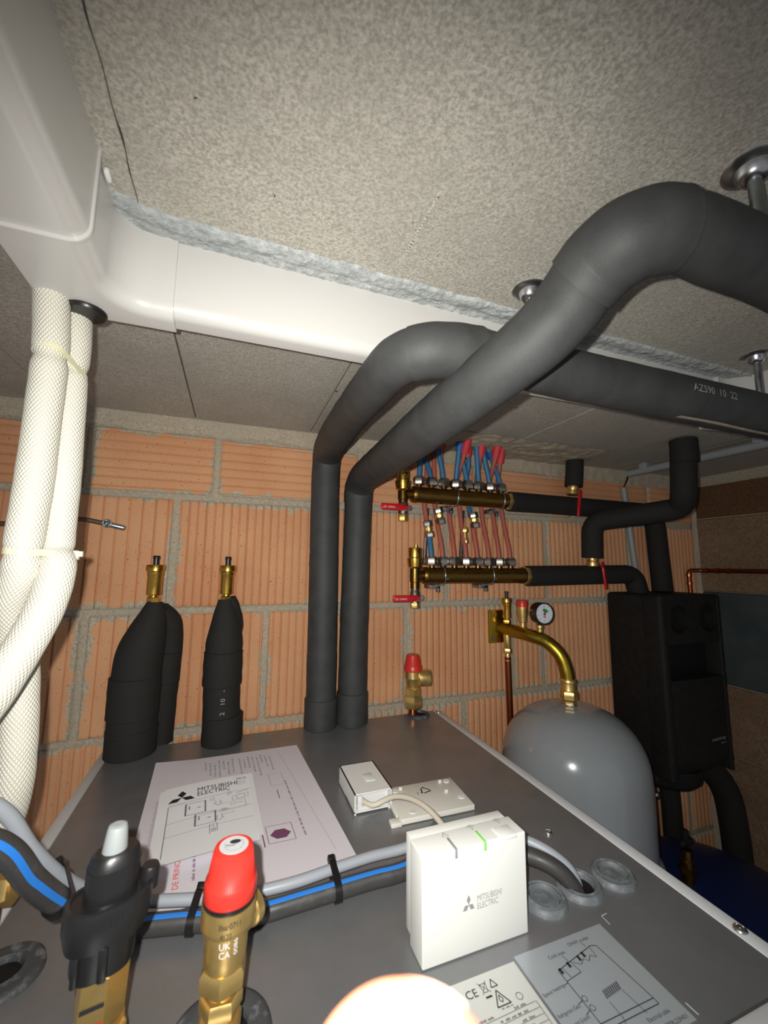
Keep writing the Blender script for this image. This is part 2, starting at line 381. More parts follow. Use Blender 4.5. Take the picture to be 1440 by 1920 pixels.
_tc = {}
def text_mesh(s):
    if s in _tc: return _tc[s]
    c = bpy.data.curves.new('t', 'FONT'); c.body = s; c.size = 1.0; c.resolution_u = 2
    o = bpy.data.objects.new('t', c); COL.objects.link(o)
    dg = bpy.context.evaluated_depsgraph_get(); me = bpy.data.meshes.new_from_object(o.evaluated_get(dg))
    vs = [v.co.copy() for v in me.vertices]; fs = [tuple(p.vertices) for p in me.polygons]
    bpy.data.objects.remove(o); bpy.data.curves.remove(c); bpy.data.meshes.remove(me)
    _tc[s] = (vs, fs, max(v.x for v in vs), min(v.x for v in vs)); return _tc[s]
class Ink:
    """thin printed film laid on a surface through a mapper (u, v) -> point"""
    def __init__(self, f): self.f = f; self.bm = bmesh.new()
    def poly(self, pts):
        try: self.bm.faces.new([self.bm.verts.new(self.f(*p)) for p in pts])
        except ValueError: pass
    def line(self, a, b, w=0.0006, seg=None):
        a, b = V((*a, 0)), V((*b, 0)); d = b-a
        if d.length < 1e-7: return
        n = V((-d.y, d.x, 0)).normalized()*w/2; k = seg or max(1, int(d.length/0.01))
        for i in range(k):
            p, q = a+d*(i/k), a+d*((i+1)/k)
            self.poly([(p-n).xy[:], (q-n).xy[:], (q+n).xy[:], (p+n).xy[:]])
    def path(self, pts, w=0.0006, closed=False):
        pp = list(pts) + ([pts[0]] if closed else [])
        for a, b in zip(pp, pp[1:]): self.line(a, b, w)
    def arc(self, c, r, a0, a1, w=0.0006, n=14):
        self.path([(c[0]+r*math.cos(a0+(a1-a0)*i/n), c[1]+r*math.sin(a0+(a1-a0)*i/n)) for i in range(n+1)], w)
    def text(self, s, u, v, size, rot=0.0, wid=None, slant=0.0):
        vs, fs, x1, x0 = text_mesh(s); sx = size if wid is None else wid/(x1-x0)
        cr, sr = math.cos(rot), math.sin(rot); nv = []
        for p in vs:
            x, y = (p.x-x0)*sx + slant*p.y*size, p.y*size
            nv.append(self.bm.verts.new(self.f(u+x*cr-y*sr, v+x*sr+y*cr)))
        for f in fs:
            try: self.bm.faces.new([nv[i] for i in f])
            except ValueError: pass
    def scribble(self, u, v, length, h, rot=0.0, seed=0):
        """a line of print too small to read"""
        rnd = random.Random(seed); x = 0.0; cr, sr = math.cos(rot), math.sin(rot)
        while x < length:
            wd = rnd.uniform(1.2, 3.6)*h
            for k in range(int(wd/(h*0.55))):
                xx = x+k*h*0.55; hh = h*rnd.uniform(0.6, 1.0)
                q = [(xx, 0), (xx+h*0.32, 0), (xx+h*0.32, hh), (xx, hh)]
                self.poly([(u+a*cr-b*sr, v+a*sr+b*cr) for a, b in q])
            x += wd+h*0.6
    def logo(self, u, v, s, rot=0.0, cu=1.0):
        """three diamonds"""
        cr, sr = math.cos(rot), math.sin(rot)
        for k in range(3):
            a = PI/2 + k*2*PI/3; d = V((math.cos(a), math.sin(a))); e = V((-d.y, d.x))
            pts = [(0, 0), tuple(d*s*0.5+e*s*0.29), tuple(d*s), tuple(d*s*0.5-e*s*0.29)]
            self.poly([(u+(x*cu)*cr-y*sr, v+(x*cu)*sr+y*cr) for x, y in pts])
    def done(self, name, m, parent):
        bm = self.bm; me = bpy.data.meshes.new(name); bm.to_mesh(me); bm.free()
        me.transform(Matrix.Translation(-wloc(parent))); return link(name, me, m, parent)
def flat(o, U, Vv, off=0.0003):
    o, U, Vv = V(o), V(U).normalized(), V(Vv).normalized(); n = U.cross(Vv).normalized()*off
    return lambda u, v: o + U*u + Vv*v + n
def cyl(c, axis, r, a0, off=0.0003, sgn=1):
    """u runs around, v along the axis; a0 angle of u=0 measured in world xy (vertical axes) or yz (axes along x)"""
    c = V(c)
    if axis == 'z': return lambda u, v: c + V((math.cos(a0+sgn*u/r)*(r+off), math.sin(a0+sgn*u/r)*(r+off), v))
    return lambda u, v: c + V((u, math.cos(a0+sgn*v/r)*(r+off), math.sin(a0+sgn*v/r)*(r+off)))

T = -0.302          # top of the heat pump cabinet
ZC = 0.277          # ceiling
YW = 0.850          # back wall face
XR = 1.340          # right wall face

# ================================================================== ROOM
# --- ceiling: precast slabs side by side, joints along y
bm = bmesh.new()
joints = [-1.1, -0.75, -0.302, -0.082, 0.140, 0.584, 1.03, 1.36]
for a, b in zip(joints, joints[1:]):
    g = 0.0009
    box(bm, ((a+b)/2, 0.64, ZC+0.05), (b-a-2*g, 0.52, 0.10), bev=0.0008, seg=1)
box(bm, (0.15, -0.11, ZC+0.05), (2.6, 0.98, 0.10))
box(bm, (0.15, 0.15, ZC+0.12), (2.6, 1.6, 0.06))
struct(finish(bm, 'ceiling', 'ceil', angle=30))
# raised ridge of cement along one joint and dirt in another
bm = bmesh.new()
pts = []; y = -0.2
while y < 0.335:
    pts.append((y, 0.0003+0.0013*max(0, noise.noise(V((y*45, 3, 0)))), -0.084+0.0016*noise.noise(V((y*30, 7, 1))))); y += 0.006
for (y0, w0, x0), (y1, w1, x1) in zip(pts, pts[1:]):
    bm.faces.new([bm.verts.new(p) for p in ((x0-w0, y0, ZC-0.0004), (x1-w1, y1, ZC-0.0004), (x1+w1, y1, ZC-0.0004), (x0+w0, y0, ZC-0.0004))])
struct(finish(bm, 'trim_1', 'crack'))
# trim_2: rough strip of cast concrete beside the trunking
bm = bmesh.new()
def strip(u, v):
    x = -0.103 + u*(0.790); 
    bend0 = max(0.0, (-0.062-x)); bend1 = max(0.0, x-0.640)
    yb = 0.366 - (bend0*1.0)**2*9 - (bend1)**2*10
    edge = 0.010 if 0 < 1 else 0
    ya = 0.336 + 0.003*noise.noise(V((x*28, 0, 2))) + 0.0016*noise.noise(V((x*120, 5, 2))) - (bend0)**2*8 + (x-0.2)*0.004
    yy = ya + (yb-ya)*v
    z = ZC - 0.0006 - 0.0035*math.sin(PI*min(1, v*1.6+0.05))**0.5*(0.7+0.6*noise.noise(V((x*55, yy*55, 1)))) + 0.0012*noise.noise(V((x*170, yy*170, 4)))
    if v == 0: z = ZC+0.0005
    return V((x, yy, z))
sheet(bm, strip, 360, 18)
struct(finish(bm, 'trim_2', 'slab_edge', angle=180))
# cement streaks, pits and chalk dabs left on the ceiling
bm = bmesh.new()
def blob(x, y, rx, ry, rot=0, z=ZC-0.0006, n=14, seed=0):
    ps = []
    for i in range(n):
        a = 2*PI*i/n; k = 0.75+0.5*noise.noise(V((math.cos(a)*1.3+seed*3.1, math.sin(a)*1.3, seed)))
        u, v = rx*k*math.cos(a), ry*k*math.sin(a)
        ps.append(bm.verts.new((x+u*math.cos(rot)-v*math.sin(rot), y+u*math.sin(rot)+v*math.cos(rot), z)))
    bm.faces.new(ps)
for i in range(26):
    t = i/25; blob(0.1305+0.001*noise.noise(V((i*.7, 0, 0))), 0.236+0.082*t, 0.0007+0.0016*math.sin(PI*t)*random.random(), 0.0030, seed=i)
for i in range(40):
    t = i/39; blob(0.560+0.0008*noise.noise(V((i, 0, 0))), 0.25+0.09*t, 0.0008, 0.002, seed=i+50)
struct(finish(bm, 'trim_3', 'chalk'))
bm = bmesh.new()
for i in range(26):
    x, y = random.uniform(-0.06, 0.55), random.uniform(0.05, 0.33); blob(x, y, random.uniform(0.0006, 0.0016), random.uniform(0.0005, 0.001), random.random()*3, seed=i)
struct(finish(bm, 'trim_4', 'crack'))
bm = bmesh.new()
for x, y, s in ((0.142, 0.615, 0.0040), (0.375, 0.56, 0.003), (0.455, 0.565, 0.003)):
    blob(x, y, s, s*1.1, seed=s*1000)
struct(finish(bm, 'trim_5', 'bluemark'))
# cement patch in the ceiling above the heating tubes
bm = bmesh.new()
def patch(u, v):
    x = 0.40+u*0.46; y = 0.705+v*0.145
    e = min(u, 1-u)*8; f = v*5
    z = ZC - 0.0015 - 0.006*min(1, e)*min(1, f)*(0.6+0.5*noise.noise(V((x*20, y*20, 3)))) - 0.003*noise.noise(V((x*60, y*60, 9)))*min(1, e)
    y += 0.012*noise.noise(V((x*14, 1, 1)))*(1-v)
    return V((x, y, z))
sheet(bm, patch, 90, 30)
struct(finish(bm, 'trim_6', 'mortar', angle=180))

# --- back wall: mortar backing and clay blocks with their own ribs
bm = bmesh.new()
box(bm, (0.30, YW+0.103, -0.80), (2.2, 0.20, 2.36))
wall = struct(finish(bm, 'wall_back', 'mortar', smooth=False))
bm = bmesh.new(); el = bm.verts.layers.float.new('edge')
def block(x0, x1, z0, z1, style, pitch, depth, sharp):
    g = 0.0055; x0 += g; x1 -= g; z0 += g; z1 -= g
    if x1-x0 < 0.01: return
    along = (x0, x1) if style == 'v' else (z0, z1); other = (z0, z1) if style == 'v' else (x0, x1)
    ph = random.random()*pitch; na = int((along[1]-along[0])/0.0007); A = [along[0]+(along[1]-along[0])*i/na for i in range(na+1)]
    L = other[1]-other[0]; Bs = [0, .003, .008, .014, .022, .032, .05]; Bs = [other[0]+b for b in Bs if b < L/2] + [other[0]+L/2] + [other[1]-b for b in reversed(Bs) if b < L/2]
    jit = random.uniform(-0.0008, 0.0012)
    rows = []
    for a in A:
        t = ((a+ph) % pitch)/pitch; row = []
        wob = noise.noise(V((a*30, z0*9, 1)))*0.3
        if sharp:   # narrow scored groove
            d = abs(t-0.5)*pitch; h = -depth*max(0, 1-d/0.0016)
            h += 0.0003*math.cos(2*PI*t)
        else:       # round ribs with a narrow valley
            d = abs(t-0.5)*2; h = -depth*(max(0, 1-(d/0.62))**1.2)
        e0 = min(a-along[0], along[1]-a)
        for b in Bs:
            e1 = min(b-other[0], other[1]-b); e = min(e0, e1)
            y = YW - 0.004 - jit - h*1.0 if False else YW - 0.0045 - jit - h
            edge = max(0, 1-e/0.004); y += 0.004*edge*edge
            y += 0.0006*noise.noise(V((a*22, b*22, 5)))
            v = bm.verts.new((a, y, b) if style == 'v' else (b, y, a)); v[el] = e; row.append(v)
        rows.append(row)
    for r0, r1 in zip(rows, rows[1:]):
        for k in range(len(Bs)-1): bm.faces.new((r0[k], r0[k+1], r1[k+1], r1[k]))
rowz = [(0.124, 0.252), (-0.088, 0.124), (-0.300, -0.088), (-0.512, -0.300), (-0.724, -0.512), (-0.936, -0.724)]
rowx = [[-0.84, -0.54, -0.252, -0.039, 0.255, 0.55, 0.85, 1.14, 1.345],
        [-0.70, -0.40, -0.105, 0.178, 0.467, 0.761, 1.05, 1.345],
        [-0.83, -0.53, -0.233, 0.067, 0.366, 0.647, 0.737, 1.02, 1.30, 1.345],
        [-0.70, -0.40, -0.09, 0.21, 0.51, 0.80, 1.09, 1.345],
        [-0.50, -0.2, 0.1, 0.4, 0.7, 0.98, 1.22, 1.345], [-0.4, 0.0, 0.3, 0.6, 0.88, 1.15, 1.345]]
for (z0, z1), xs in zip(rowz, rowx):
    for a, b in zip(xs, xs[1:]):
        if z0 > 0.1: block(a, b, z0, z1-0.006*random.random(), 'h', 0.0168, 0.0040, True)
        elif a < 0.10 and (z0 > -0.4): block(a, b, z0, z1, 'v', 0.0205 if a < -0.11 else 0.0150, 0.0065, True)
        else: block(a, b, z0, z1, 'v', 0.0152, 0.0042, False)
for v in bm.verts: pass
me = bpy.data.meshes.new('blockwork'); bmesh.ops.recalc_face_normals(bm, faces=bm.faces)
for f in bm.faces: f.smooth = True
bm.to_mesh(me); bm.free(); link('blockwork', me, 'brick', wall)
# rough mortar fill between the top course and the ceiling
bm = bmesh.new()
def fill(u, v):
    x = -0.8+u*2.14; z = 0.247+v*0.034 + (1-v)*(0.008*noise.noise(V((x*9, 1, 0)))+0.005*noise.noise(V((x*40, 1, 0))) - 0.010*max(0, min(1, (x-0.5)/0.4)))
    return V((x, YW-0.0048-0.004*v-0.0022*noise.noise(V((x*50, z*50, 2)))*(1 if v > 0 else 0) + (0.004 if v == 0 else 0), z))
sheet(bm, fill, 500, 8)
struct(finish(bm, 'trim_7', 'mortar', angle=180))

# --- right wall: courses of solid block, one dark band
bm = bmesh.new(); box(bm, (XR+0.105, 0.10, -0.80), (0.20, 1.5, 2.36)); wr = struct(finish(bm, 'wall_right', 'mortar', smooth=False))
bands = [(0.150, 0.245, 'blockdark', 0.40), (-0.068, 0.146, 'blockwork', 0.9), (-0.328, -0.070, 'dampband', 9), (-0.520, -0.332, 'blockwork', 0.29), (-0.72, -0.524, 'blockwork', 0.29), (-0.95, -0.724, 'blockwork', 0.29)]
for k, (z0, z1, m, wd) in enumerate(bands):
    bm = bmesh.new(); y = 0.846; first = True
    while y > -0.6:
        y0 = max(-0.6, y-(wd*(0.6 if first and wd < 2 else 1))); first = False
        box(bm, (XR-0.001, (y+y0)/2, (z0+z1)/2), (0.008, y-y0-(0.004 if wd < 2 else 0), z1-z0), bev=0.002, seg=1); y = y0
    finish(bm, 'block_course' if m != 'dampband' else 'damp_proof_band', m, wr)
bm = bmesh.new(); box(bm, (0.3, 0.15, -1.95), (2.4, 1.8, 0.10)); struct(finish(bm, 'floor', 'floor', smooth=False))
# rough mortar down the inside corner
bm = bmesh.new()
def corner(u, v):
    z = -0.95+v*1.22; a = u*PI/2; r = 0.012+0.006*noise.noise(V((z*20, u*3, 0))) + (0.03 if z < -0.55 else 0.0)*(0.6+0.4*noise.noise(V((z*8, 0, 4))))
    return V((XR-0.004-r*math.cos(a)**2, YW-0.006-r*math.sin(a)**2*0.6, z))
sheet(bm, corner, 8, 160); struct(finish(bm, 'trim_8', 'mortar', angle=180))

# ================================================================== WHITE TRUNKING
def trunk_prof(depth, h, rr=0.011, n=6, lip=0.0):
    """section of the trunking in (d, z): d away from the near face"""
    p = [(0, 0)]
    for i in range(n+1):
        a = PI/2*i/n; p.append((rr-rr*math.cos(a), -(h-rr)-rr*math.sin(a)))
    p += [(depth-0.002, -h), (depth, -h+0.002), (depth, 0)]
    return p
def sweep(bm, prof, frames):
    """frames: list of (origin, direction of d)"""
    rings = [[bm.verts.new(V(o)+V(d)*u+V((0, 0, z))) for u, z in prof] for o, d in frames]; n = len(prof)
    for a, b in zip(rings, rings[1:]):
        for i in range(n): bm.faces.new((a[i], a[(i+1) % n], b[(i+1) % n], b[i]))
    bm.faces.new(list(reversed(rings[0]))); bm.faces.new(rings[-1])
t = thing('cable_trunking', 'long straight white plastic trunking fixed along the grey concrete strip on the ceiling', 'trunking', (0.3, 0.38, ZC))
bm = bmesh.new(); sweep(bm, trunk_prof(0.026, 0.068), [((-0.066, 0.3645, ZC+0.001), (0, 1, 0)), ((0.650, 0.3645, ZC+0.001), (0, 1, 0))])
finish(bm, 'cover', 'trunk', t, angle=30)
# left-hand corner piece (quarter bend), slightly larger than the runs it covers
t = thing('trunking_bend', 'white corner piece joining the wide trunking at upper left, two foam tubes leave it', 'trunking', (-0.10, 0.35, ZC))
bm = bmesh.new(); ri = 0.026; ix, iy = -0.1015, 0.3618; cx, cy = ix+ri, iy-ri; fr = []
outer = [(-0.059, 0.3905), (-0.1175, 0.3905), (-0.1565, 0.360), (-0.1565, 0.297)]
def outdist(o, d):
    best = 0.02
    for (ax_, ay_), (bx_, by_) in zip(outer, outer[1:]):
        ex, ey = bx_-ax_, by_-ay_; den = d[0]*ey-d[1]*ex
        if abs(den) < 1e-9: continue
        t_ = ((ax_-o[0])*ey-(ay_-o[1])*ex)/den; u_ = ((ax_-o[0])*d[1]-(ay_-o[1])*d[0])/den
        if t_ > 0 and -0.02 <= u_ <= 1.02: best = max(best, t_)
    return best
fr.append(((-0.059, iy, ZC+0.001), V((0, 1, 0)), 0.0287))
for i in range(17):
    a = PI/2+(PI/2)*i/16; d = V((math.cos(a), math.sin(a), 0)); o = V((cx, cy, ZC+0.001))+d*ri; fr.append((o, d, outdist(o, d)))
fr.append(((ix, 0.297, ZC+0.001), V((-1, 0, 0)), 0.055))
rings = []
for o, d, dep in fr: rings.append([bm.verts.new(V(o)+d*u+V((0, 0, z))) for u, z in trunk_prof(dep, 0.0715, 0.012)])
for a, b in zip(rings, rings[1:]):
    n = len(a)
    for i in range(n): bm.faces.new((a[i], a[(i+1) % n], b[(i+1) % n], b[i]))
bm.faces.new(list(reversed(rings[0]))); bm.faces.new(rings[-1])
finish(bm, 'cover', 'trunk', t, angle=30)
bm = bmesh.new(); lathe(bm, [(0.0135, 0), (0.0150, 0.002), (0.0150, 0.004)], (-0.1255, 0.3805, 0.2030), n=36)
finish(bm, 'outlet_shade_disc', 'blkplastic', t)  # black disc put in for the shade inside the tube opening
# wide trunking running over the camera, with its joint lip
t = thing('cable_trunking', 'wide white trunking running out of the photo at the upper left', 'trunking', (-0.125, 0.1, ZC))
bm = bmesh.new(); sweep(bm, trunk_prof(0.056, 0.0700, 0.012), [((-0.1005, -0.5, ZC+0.001), (-1, 0, 0)), ((-0.1005, 0.296, ZC+0.001), (-1, 0, 0))])
finish(bm, 'cover', 'trunk', t, angle=30)
bm = bmesh.new(); sweep(bm, trunk_prof(0.0605, 0.0728, 0.0135), [((-0.0987, 0.2945, ZC+0.001), (-1, 0, 0)), ((-0.0987, 0.2968, ZC+0.001), (-1, 0, 0))])
finish(bm, 'joint_lip', 'trunk', t, angle=30)
bm = bmesh.new(); box(bm, (-0.0985, 0.3105, ZC-0.003), (0.004, 0.010, 0.005), bev=0.0018); finish(bm, 'fixing_plug', 'white', t)
# right-hand bend and its run toward the camera
t = thing('trunking_bend', 'white trunking corner at the right edge, behind the metal hanger rod', 'trunking', (0.67, 0.36, ZC))
bm = bmesh.new(); cx, cy, ri = 0.655, 0.3615-0.036, 0.036; fr = [((0.648, 0.3615, ZC+0.001), (0, 1, 0))]
for i in range(13):
    a = PI/2-(PI/2)*i/12*1.0; d = (math.cos(a), math.sin(a), 0); fr.append((V((cx, cy, ZC+0.001))+V(d)*ri, d))
fr.append(((cx+ri+0.02, 0.10, ZC+0.001), (1, 0, 0)))
sweep(bm, trunk_prof(0.030, 0.0715, 0.012), fr); finish(bm, 'cover', 'trunk', t, angle=30)
bm = bmesh.new(); box(bm, (0.6490, 0.3608, ZC-0.034), (0.003, 0.003, 0.070), bev=0.001); finish(bm, 'joint_lip', 'trunk', t)

# ================================================================== WHITE FOAM REFRIGERANT LINES
ties = (0.166, 0.018)
def foam_r(r0, pts, zt):
    P = spline(pts, 0.003)
    def f(s, L):
        i = min(len(P)-1, int(round(s/L*(len(P)-1)))); z = P[i].z; k = 1.0
        for q in zt: k -= 0.17*math.exp(-((z-q)/0.0055)**2)
        return r0*k
    return f
pl = [((-0.1487, 0.370, 0.2417), .0120), ((-0.1453, 0.370, 0.2057), .0120), ((-0.1423, 0.370, 0.1704), .0119), ((-0.1416, 0.370, 0.1485), .0118), ((-0.1418, 0.370, 0.1098), .0116), ((-0.1421, 0.370, 0.0601), .0118), ((-0.1432, 0.368, 0.0085), .0117), ((-0.1450, 0.373, -0.0070), .0116), ((-0.1530, 0.386, -0.0307), .0115), ((-0.1560, 0.400, -0.0540), .0115), ((-0.1520, 0.409, -0.0783), .0118), ((-0.1488, 0.410, -0.1182), .0120), ((-0.1474, 0.410, -0.1456), .0121), ((-0.1480, 0.412, -0.1693), .0124), ((-0.1550, 0.420, -0.1984), .0130), ((-0.1715, 0.430, -0.2234), .0130)]
pr = [((-0.1402, 0.392, 0.2504), .0122), ((-0.1376, 0.392, 0.2214), .0122), ((-0.1350, 0.392, 0.1834), .0121), ((-0.1348, 0.392, 0.1597), .0120), ((-0.1338, 0.392, 0.1182), .0121), ((-0.1315, 0.390, 0.0646), .0120), ((-0.1292, 0.386, 0.0110), .0118), ((-0.1245, 0.378, -0.0050), .0119), ((-0.1255, 0.368, -0.0317), .0122), ((-0.1310, 0.362, -0.0530), .0123), ((-0.1368, 0.357, -0.0697), .0124), ((-0.1415, 0.352, -0.0835), .0124), ((-0.150, 0.345, -0.102), .0122), ((-0.175, 0.340, -0.14), .0122)]
bm = bmesh.new()
def foamline(data, label):
    bm = bmesh.new(); rtube(bm, data, 56, 0.0022, 0.0003, 5, True, (0.157, 0.006))
    for f in bm.faces: f.smooth = True
    bmesh.ops.recalc_face_normals(bm, faces=bm.faces); me = bpy.data.meshes.new('insulated_line'); bm.to_mesh(me); bm.free()
    return tag(link('insulated_line', me, 'foamwhite'), label, 'insulated tube')
foamline(pl, 'left white embossed foam tube, hanging down behind the other at the bottom')
foamline(pr, 'right white embossed foam tube, crossing in front and leaving at the left edge')
def tie_around(name, c1, c2, r, tilt, m, label, tail=True, width=0.0046, group=None):
    """band round two parallel vertical tubes"""
    t_ = thing(name, label, 'cable tie', (V(c1)+V(c2))/2, group); bm = bmesh.new()
    c1, c2 = V(c1), V(c2); d = (c2-c1).normalized(); n = V((-d.y, d.x, 0)); loop = []
    for i in range(13): a = PI/2+PI*i/12; loop.append(c1 + (d*math.cos(a)+n*math.sin(a))*r)
    for i in range(13): a = -PI/2+PI*i/12; loop.append(c2 + (d*math.cos(a)+n*math.sin(a))*r)
    loop.append(loop[0].copy()); cen = (c1+c2)/2
    for p in loop: p.z += tilt*(p-cen).dot(d)
    A = []
    for i, p in enumerate(loop):
        o = (p-cen); o.z = 0; o.normalize()
        A.append([bm.verts.new(p+o*k+V((0, 0, z))) for k, z in ((0, -width/2), (0.0011, -width/2), (0.0011, width/2), (0, width/2))])
    for a, b in zip(A, A[1:]):
        for k in range(4): bm.faces.new((a[k], a[(k+1) % 4], b[(k+1) % 4], b[k]))
    finish(bm, 'strap', m, t_)
    if tail:
        bm = bmesh.new(); p = c2+d*(r+0.001)+V((0, 0, tilt*(r+0.01))); box(bm, p-n*0.003, (0.006, 0.006, 0.0075), bev=0.001); box(bm, p+V((0.004, -0.004, 0.001)), (0.008, 0.002, 0.004))
        finish(bm, 'lock_head', m, t_)
    return t_
tie_around('cable_tie', (-0.1417, 0.370, 0.157), (-0.1348, 0.392, 0.157), 0.0106, -0.32, 'tieclear', 'yellowish clear nylon tie around both white foam tubes, just under the trunking', tail=False)
tie_around('cable_tie', (-0.1434, 0.3685, 0.006), (-0.1282, 0.3845, 0.006), 0.0103, -0.05, 'tieclear', 'yellowish clear nylon tie around the white foam tubes halfway down', tail=True)
t = thing('cable_tie', 'black tie head poking in at the left edge in front of the white foam tube', 'cable tie', (-0.158, 0.36, -0.147))
bm = bmesh.new(); box(bm, (-0.1500, 0.345, -0.1440), (0.008, 0.008, 0.010), bev=0.0008); finish(bm, 'lock_head', 'tie', t)
bm = bmesh.new(); tube(bm, spline([(-0.152, 0.347, -0.147), (-0.166, 0.352, -0.149), (-0.176, 0.362, -0.150)], 0.003), 0.0016, 8); finish(bm, 'strap', 'tie', t)

# ================================================================== BIG BLACK PIPES
def sleeve(parent, p0, p1, r, name='foam_sleeve', m='foamblk', lip=0.0012, n=40, wob=0.0006):
    p0, p1 = V(p0), V(p1); L = (p1-p0).length; bm = bmesh.new(); rings = 14; prof = []
    prof.append((r-lip*1.2, 0)); prof.append((r, 0.0008))
    for i in range(1, rings): h = L*i/rings; prof.append((r+wob*noise.noise(V((h*60, r*900, 1))), h))
    prof += [(r, L-0.0008), (r-lip*1.2, L)]
    lathe(bm, prof, p0, p1-p0, n); return finish(bm, name, m, parent)
def wobbly(r, seed, amp=0.0009):
    return lambda s, L: r + amp*noise.noise(V((s*22, seed, 0))) + amp*0.4*noise.noise(V((s*90, seed, 3)))
# pipe A
A = thing('insulated_pipe', 'black foam covered pipe, left of the tall pair, running right below the ceiling trunking', 'pipe', (0.170, 0.798, T))
bm = bmesh.new(); tube(bm, spline([(0.170, 0.798, T), (0.169, 0.798, -0.10), (0.167, 0.798, 0.10), (0.167, 0.797, 0.19), (0.1675, 0.792, 0.214)], 0.008), wobbly(0.0282, 1), 36)
finish(bm, 'upright_section', 'foamblk', A, angle=60)
bm = bmesh.new(); rtube(bm, [((0.1690, 0.804, 0.190), 0.0272), ((0.1678, 0.797, 0.212), 0.0287), ((0.1650, 0.765, 0.2235), 0.0296), ((0.1580, 0.700, 0.2210), 0.0292), ((0.1503, 0.630, 0.2136), 0.0278), ((0.1418, 0.530, 0.2047), 0.0254), ((0.1350, 0.460, 0.1955), 0.0238), ((0.1292, 0.390, 0.1860), 0.0226), ((0.1292, 0.350, 0.1848), 0.0224), ((0.1335, 0.322, 0.1850), 0.0224), ((0.1465, 0.304, 0.1855), 0.0224), ((0.1730, 0.297, 0.1875), 0.0222), ((0.2000, 0.296, 0.1895), 0.0218)], seed=2)
finish(bm, 'sloping_section', 'foamblk', A, angle=60)
bm = bmesh.new(); rtube(bm, [((0.1850, 0.296, 0.1885), 0.0215), ((0.2100, 0.2965, 0.1895), 0.0218), ((0.2478, 0.298, 0.1900), 0.0226), ((0.3266, 0.300, 0.1912), 0.0242), ((0.4472, 0.300, 0.1910), 0.0256), ((0.6326, 0.300, 0.1918), 0.0266), ((0.85, 0.30, 0.192), 0.0268)], seed=3)
run = finish(bm, 'level_section', 'foamblk', A, angle=60)
sleeve(A, (0.170, 0.798, T), (0.170, 0.798, T+0.052), 0.0305)
bm = bmesh.new(); rtube(bm, [((0.1400, 0.311, 0.1852), 0.0236), ((0.1520, 0.3015, 0.1858), 0.0238), ((0.1730, 0.297, 0.1875), 0.0238), ((0.1960, 0.296, 0.1892), 0.0236)], seed=8, step=0.002)
finish(bm, 'elbow_sleeve', 'foamblk', A, angle=60)
ink = Ink(cyl((0.452, 0.300, 0.1912), 'x', 0.0260, PI+0.15, sgn=-1)); ink.text('AZS90  10  22', 0.0, 0.001, 0.012, wid=0.072); ink.done('lettering', 'logogrey', A)
bm = bmesh.new()
def seamstrip(u, v):
    x = 0.45+u*0.35; a = math.radians(-100-14*v+6*noise.noise(V((x*9, 0, 0)))); r = 0.0262+0.0016*v
    return V((x, 0.300+math.cos(a)*r, 0.1912+math.sin(a)*r-0.0012*v))
sheet(bm, seamstrip, 50, 2); finish(bm, 'open_seam', 'mortar', A)
# pipe B
B = thing('insulated_pipe', 'black foam covered pipe, right of the tall pair, arching over close to the camera', 'pipe', (0.231, 0.797, T))
bm = bmesh.new(); tube(bm, spline([(0.231, 0.797, T), (0.232, 0.797, -0.12), (0.236, 0.797, 0.10), (0.2365, 0.795, 0.150), (0.237, 0.786, 0.168)], 0.008), wobbly(0.0280, 5), 36)
finish(bm, 'upright_section', 'foamblk', B, angle=60)
bm = bmesh.new(); rtube(bm, [((0.2362, 0.803, 0.136), 0.0272), ((0.2362, 0.796, 0.154), 0.0288), ((0.2345, 0.765, 0.1680), 0.0296), ((0.2270, 0.680, 0.1690), 0.0290), ((0.2130, 0.570, 0.1610), 0.0275), ((0.1960, 0.450, 0.1510), 0.0262), ((0.1880, 0.340, 0.1490), 0.0250), ((0.1968, 0.268, 0.1590), 0.0246), ((0.2113, 0.232, 0.1745), 0.0252), ((0.2215, 0.214, 0.1910), 0.0254), ((0.2265, 0.199, 0.2060), 0.0254), ((0.2272, 0.186, 0.2095), 0.0250)], n=44, seed=6)
finish(bm, 'sloping_section', 'foamblk', B, angle=60)
bm = bmesh.new(); rtube(bm, [((0.2400, 0.166, 0.2140), 0.0235), ((0.2560, 0.1595, 0.2160), 0.0226), ((0.2740, 0.1580, 0.2170), 0.0228), ((0.3050, 0.159, 0.2185), 0.0236), ((0.3600, 0.160, 0.2220), 0.0246)], n=44, seed=7)
finish(bm, 'level_section', 'foamblk', B, angle=60)
bm = bmesh.new(); rtube(bm, [((0.3500, 0.160, 0.2200), 0.0232), ((0.40, 0.161, 0.218), 0.0232), ((0.60, 0.16, 0.217), 0.0235)], n=44, seed=17)
finish(bm, 'far_section', 'foamblk', B, angle=60)
bm = bmesh.new(); rtube(bm, [((0.2245, 0.203, 0.2010), 0.0272), ((0.2268, 0.190, 0.2080), 0.0274), ((0.2300, 0.175, 0.2110), 0.0270), ((0.2410, 0.1650, 0.2142), 0.0260), ((0.2575, 0.1592, 0.2162), 0.0248)], n=44, step=0.002, seed=9)
finish(bm, 'elbow_sleeve', 'foamblk', B, angle=60)
sleeve(B, (0.231, 0.797, T), (0.231, 0.797, T+0.058), 0.0303)
bm = bmesh.new(); tube(bm, spline([(0.2362, 0.798, 0.128), (0.2366, 0.797, 0.150), (0.237, 0.790, 0.163)], 0.004), lambda s, L: 0.0298+0.0008*noise.noise(V((s*150, 1, 2))), 36)
finish(bm, 'wrap', 'foamblk', B, angle=60)
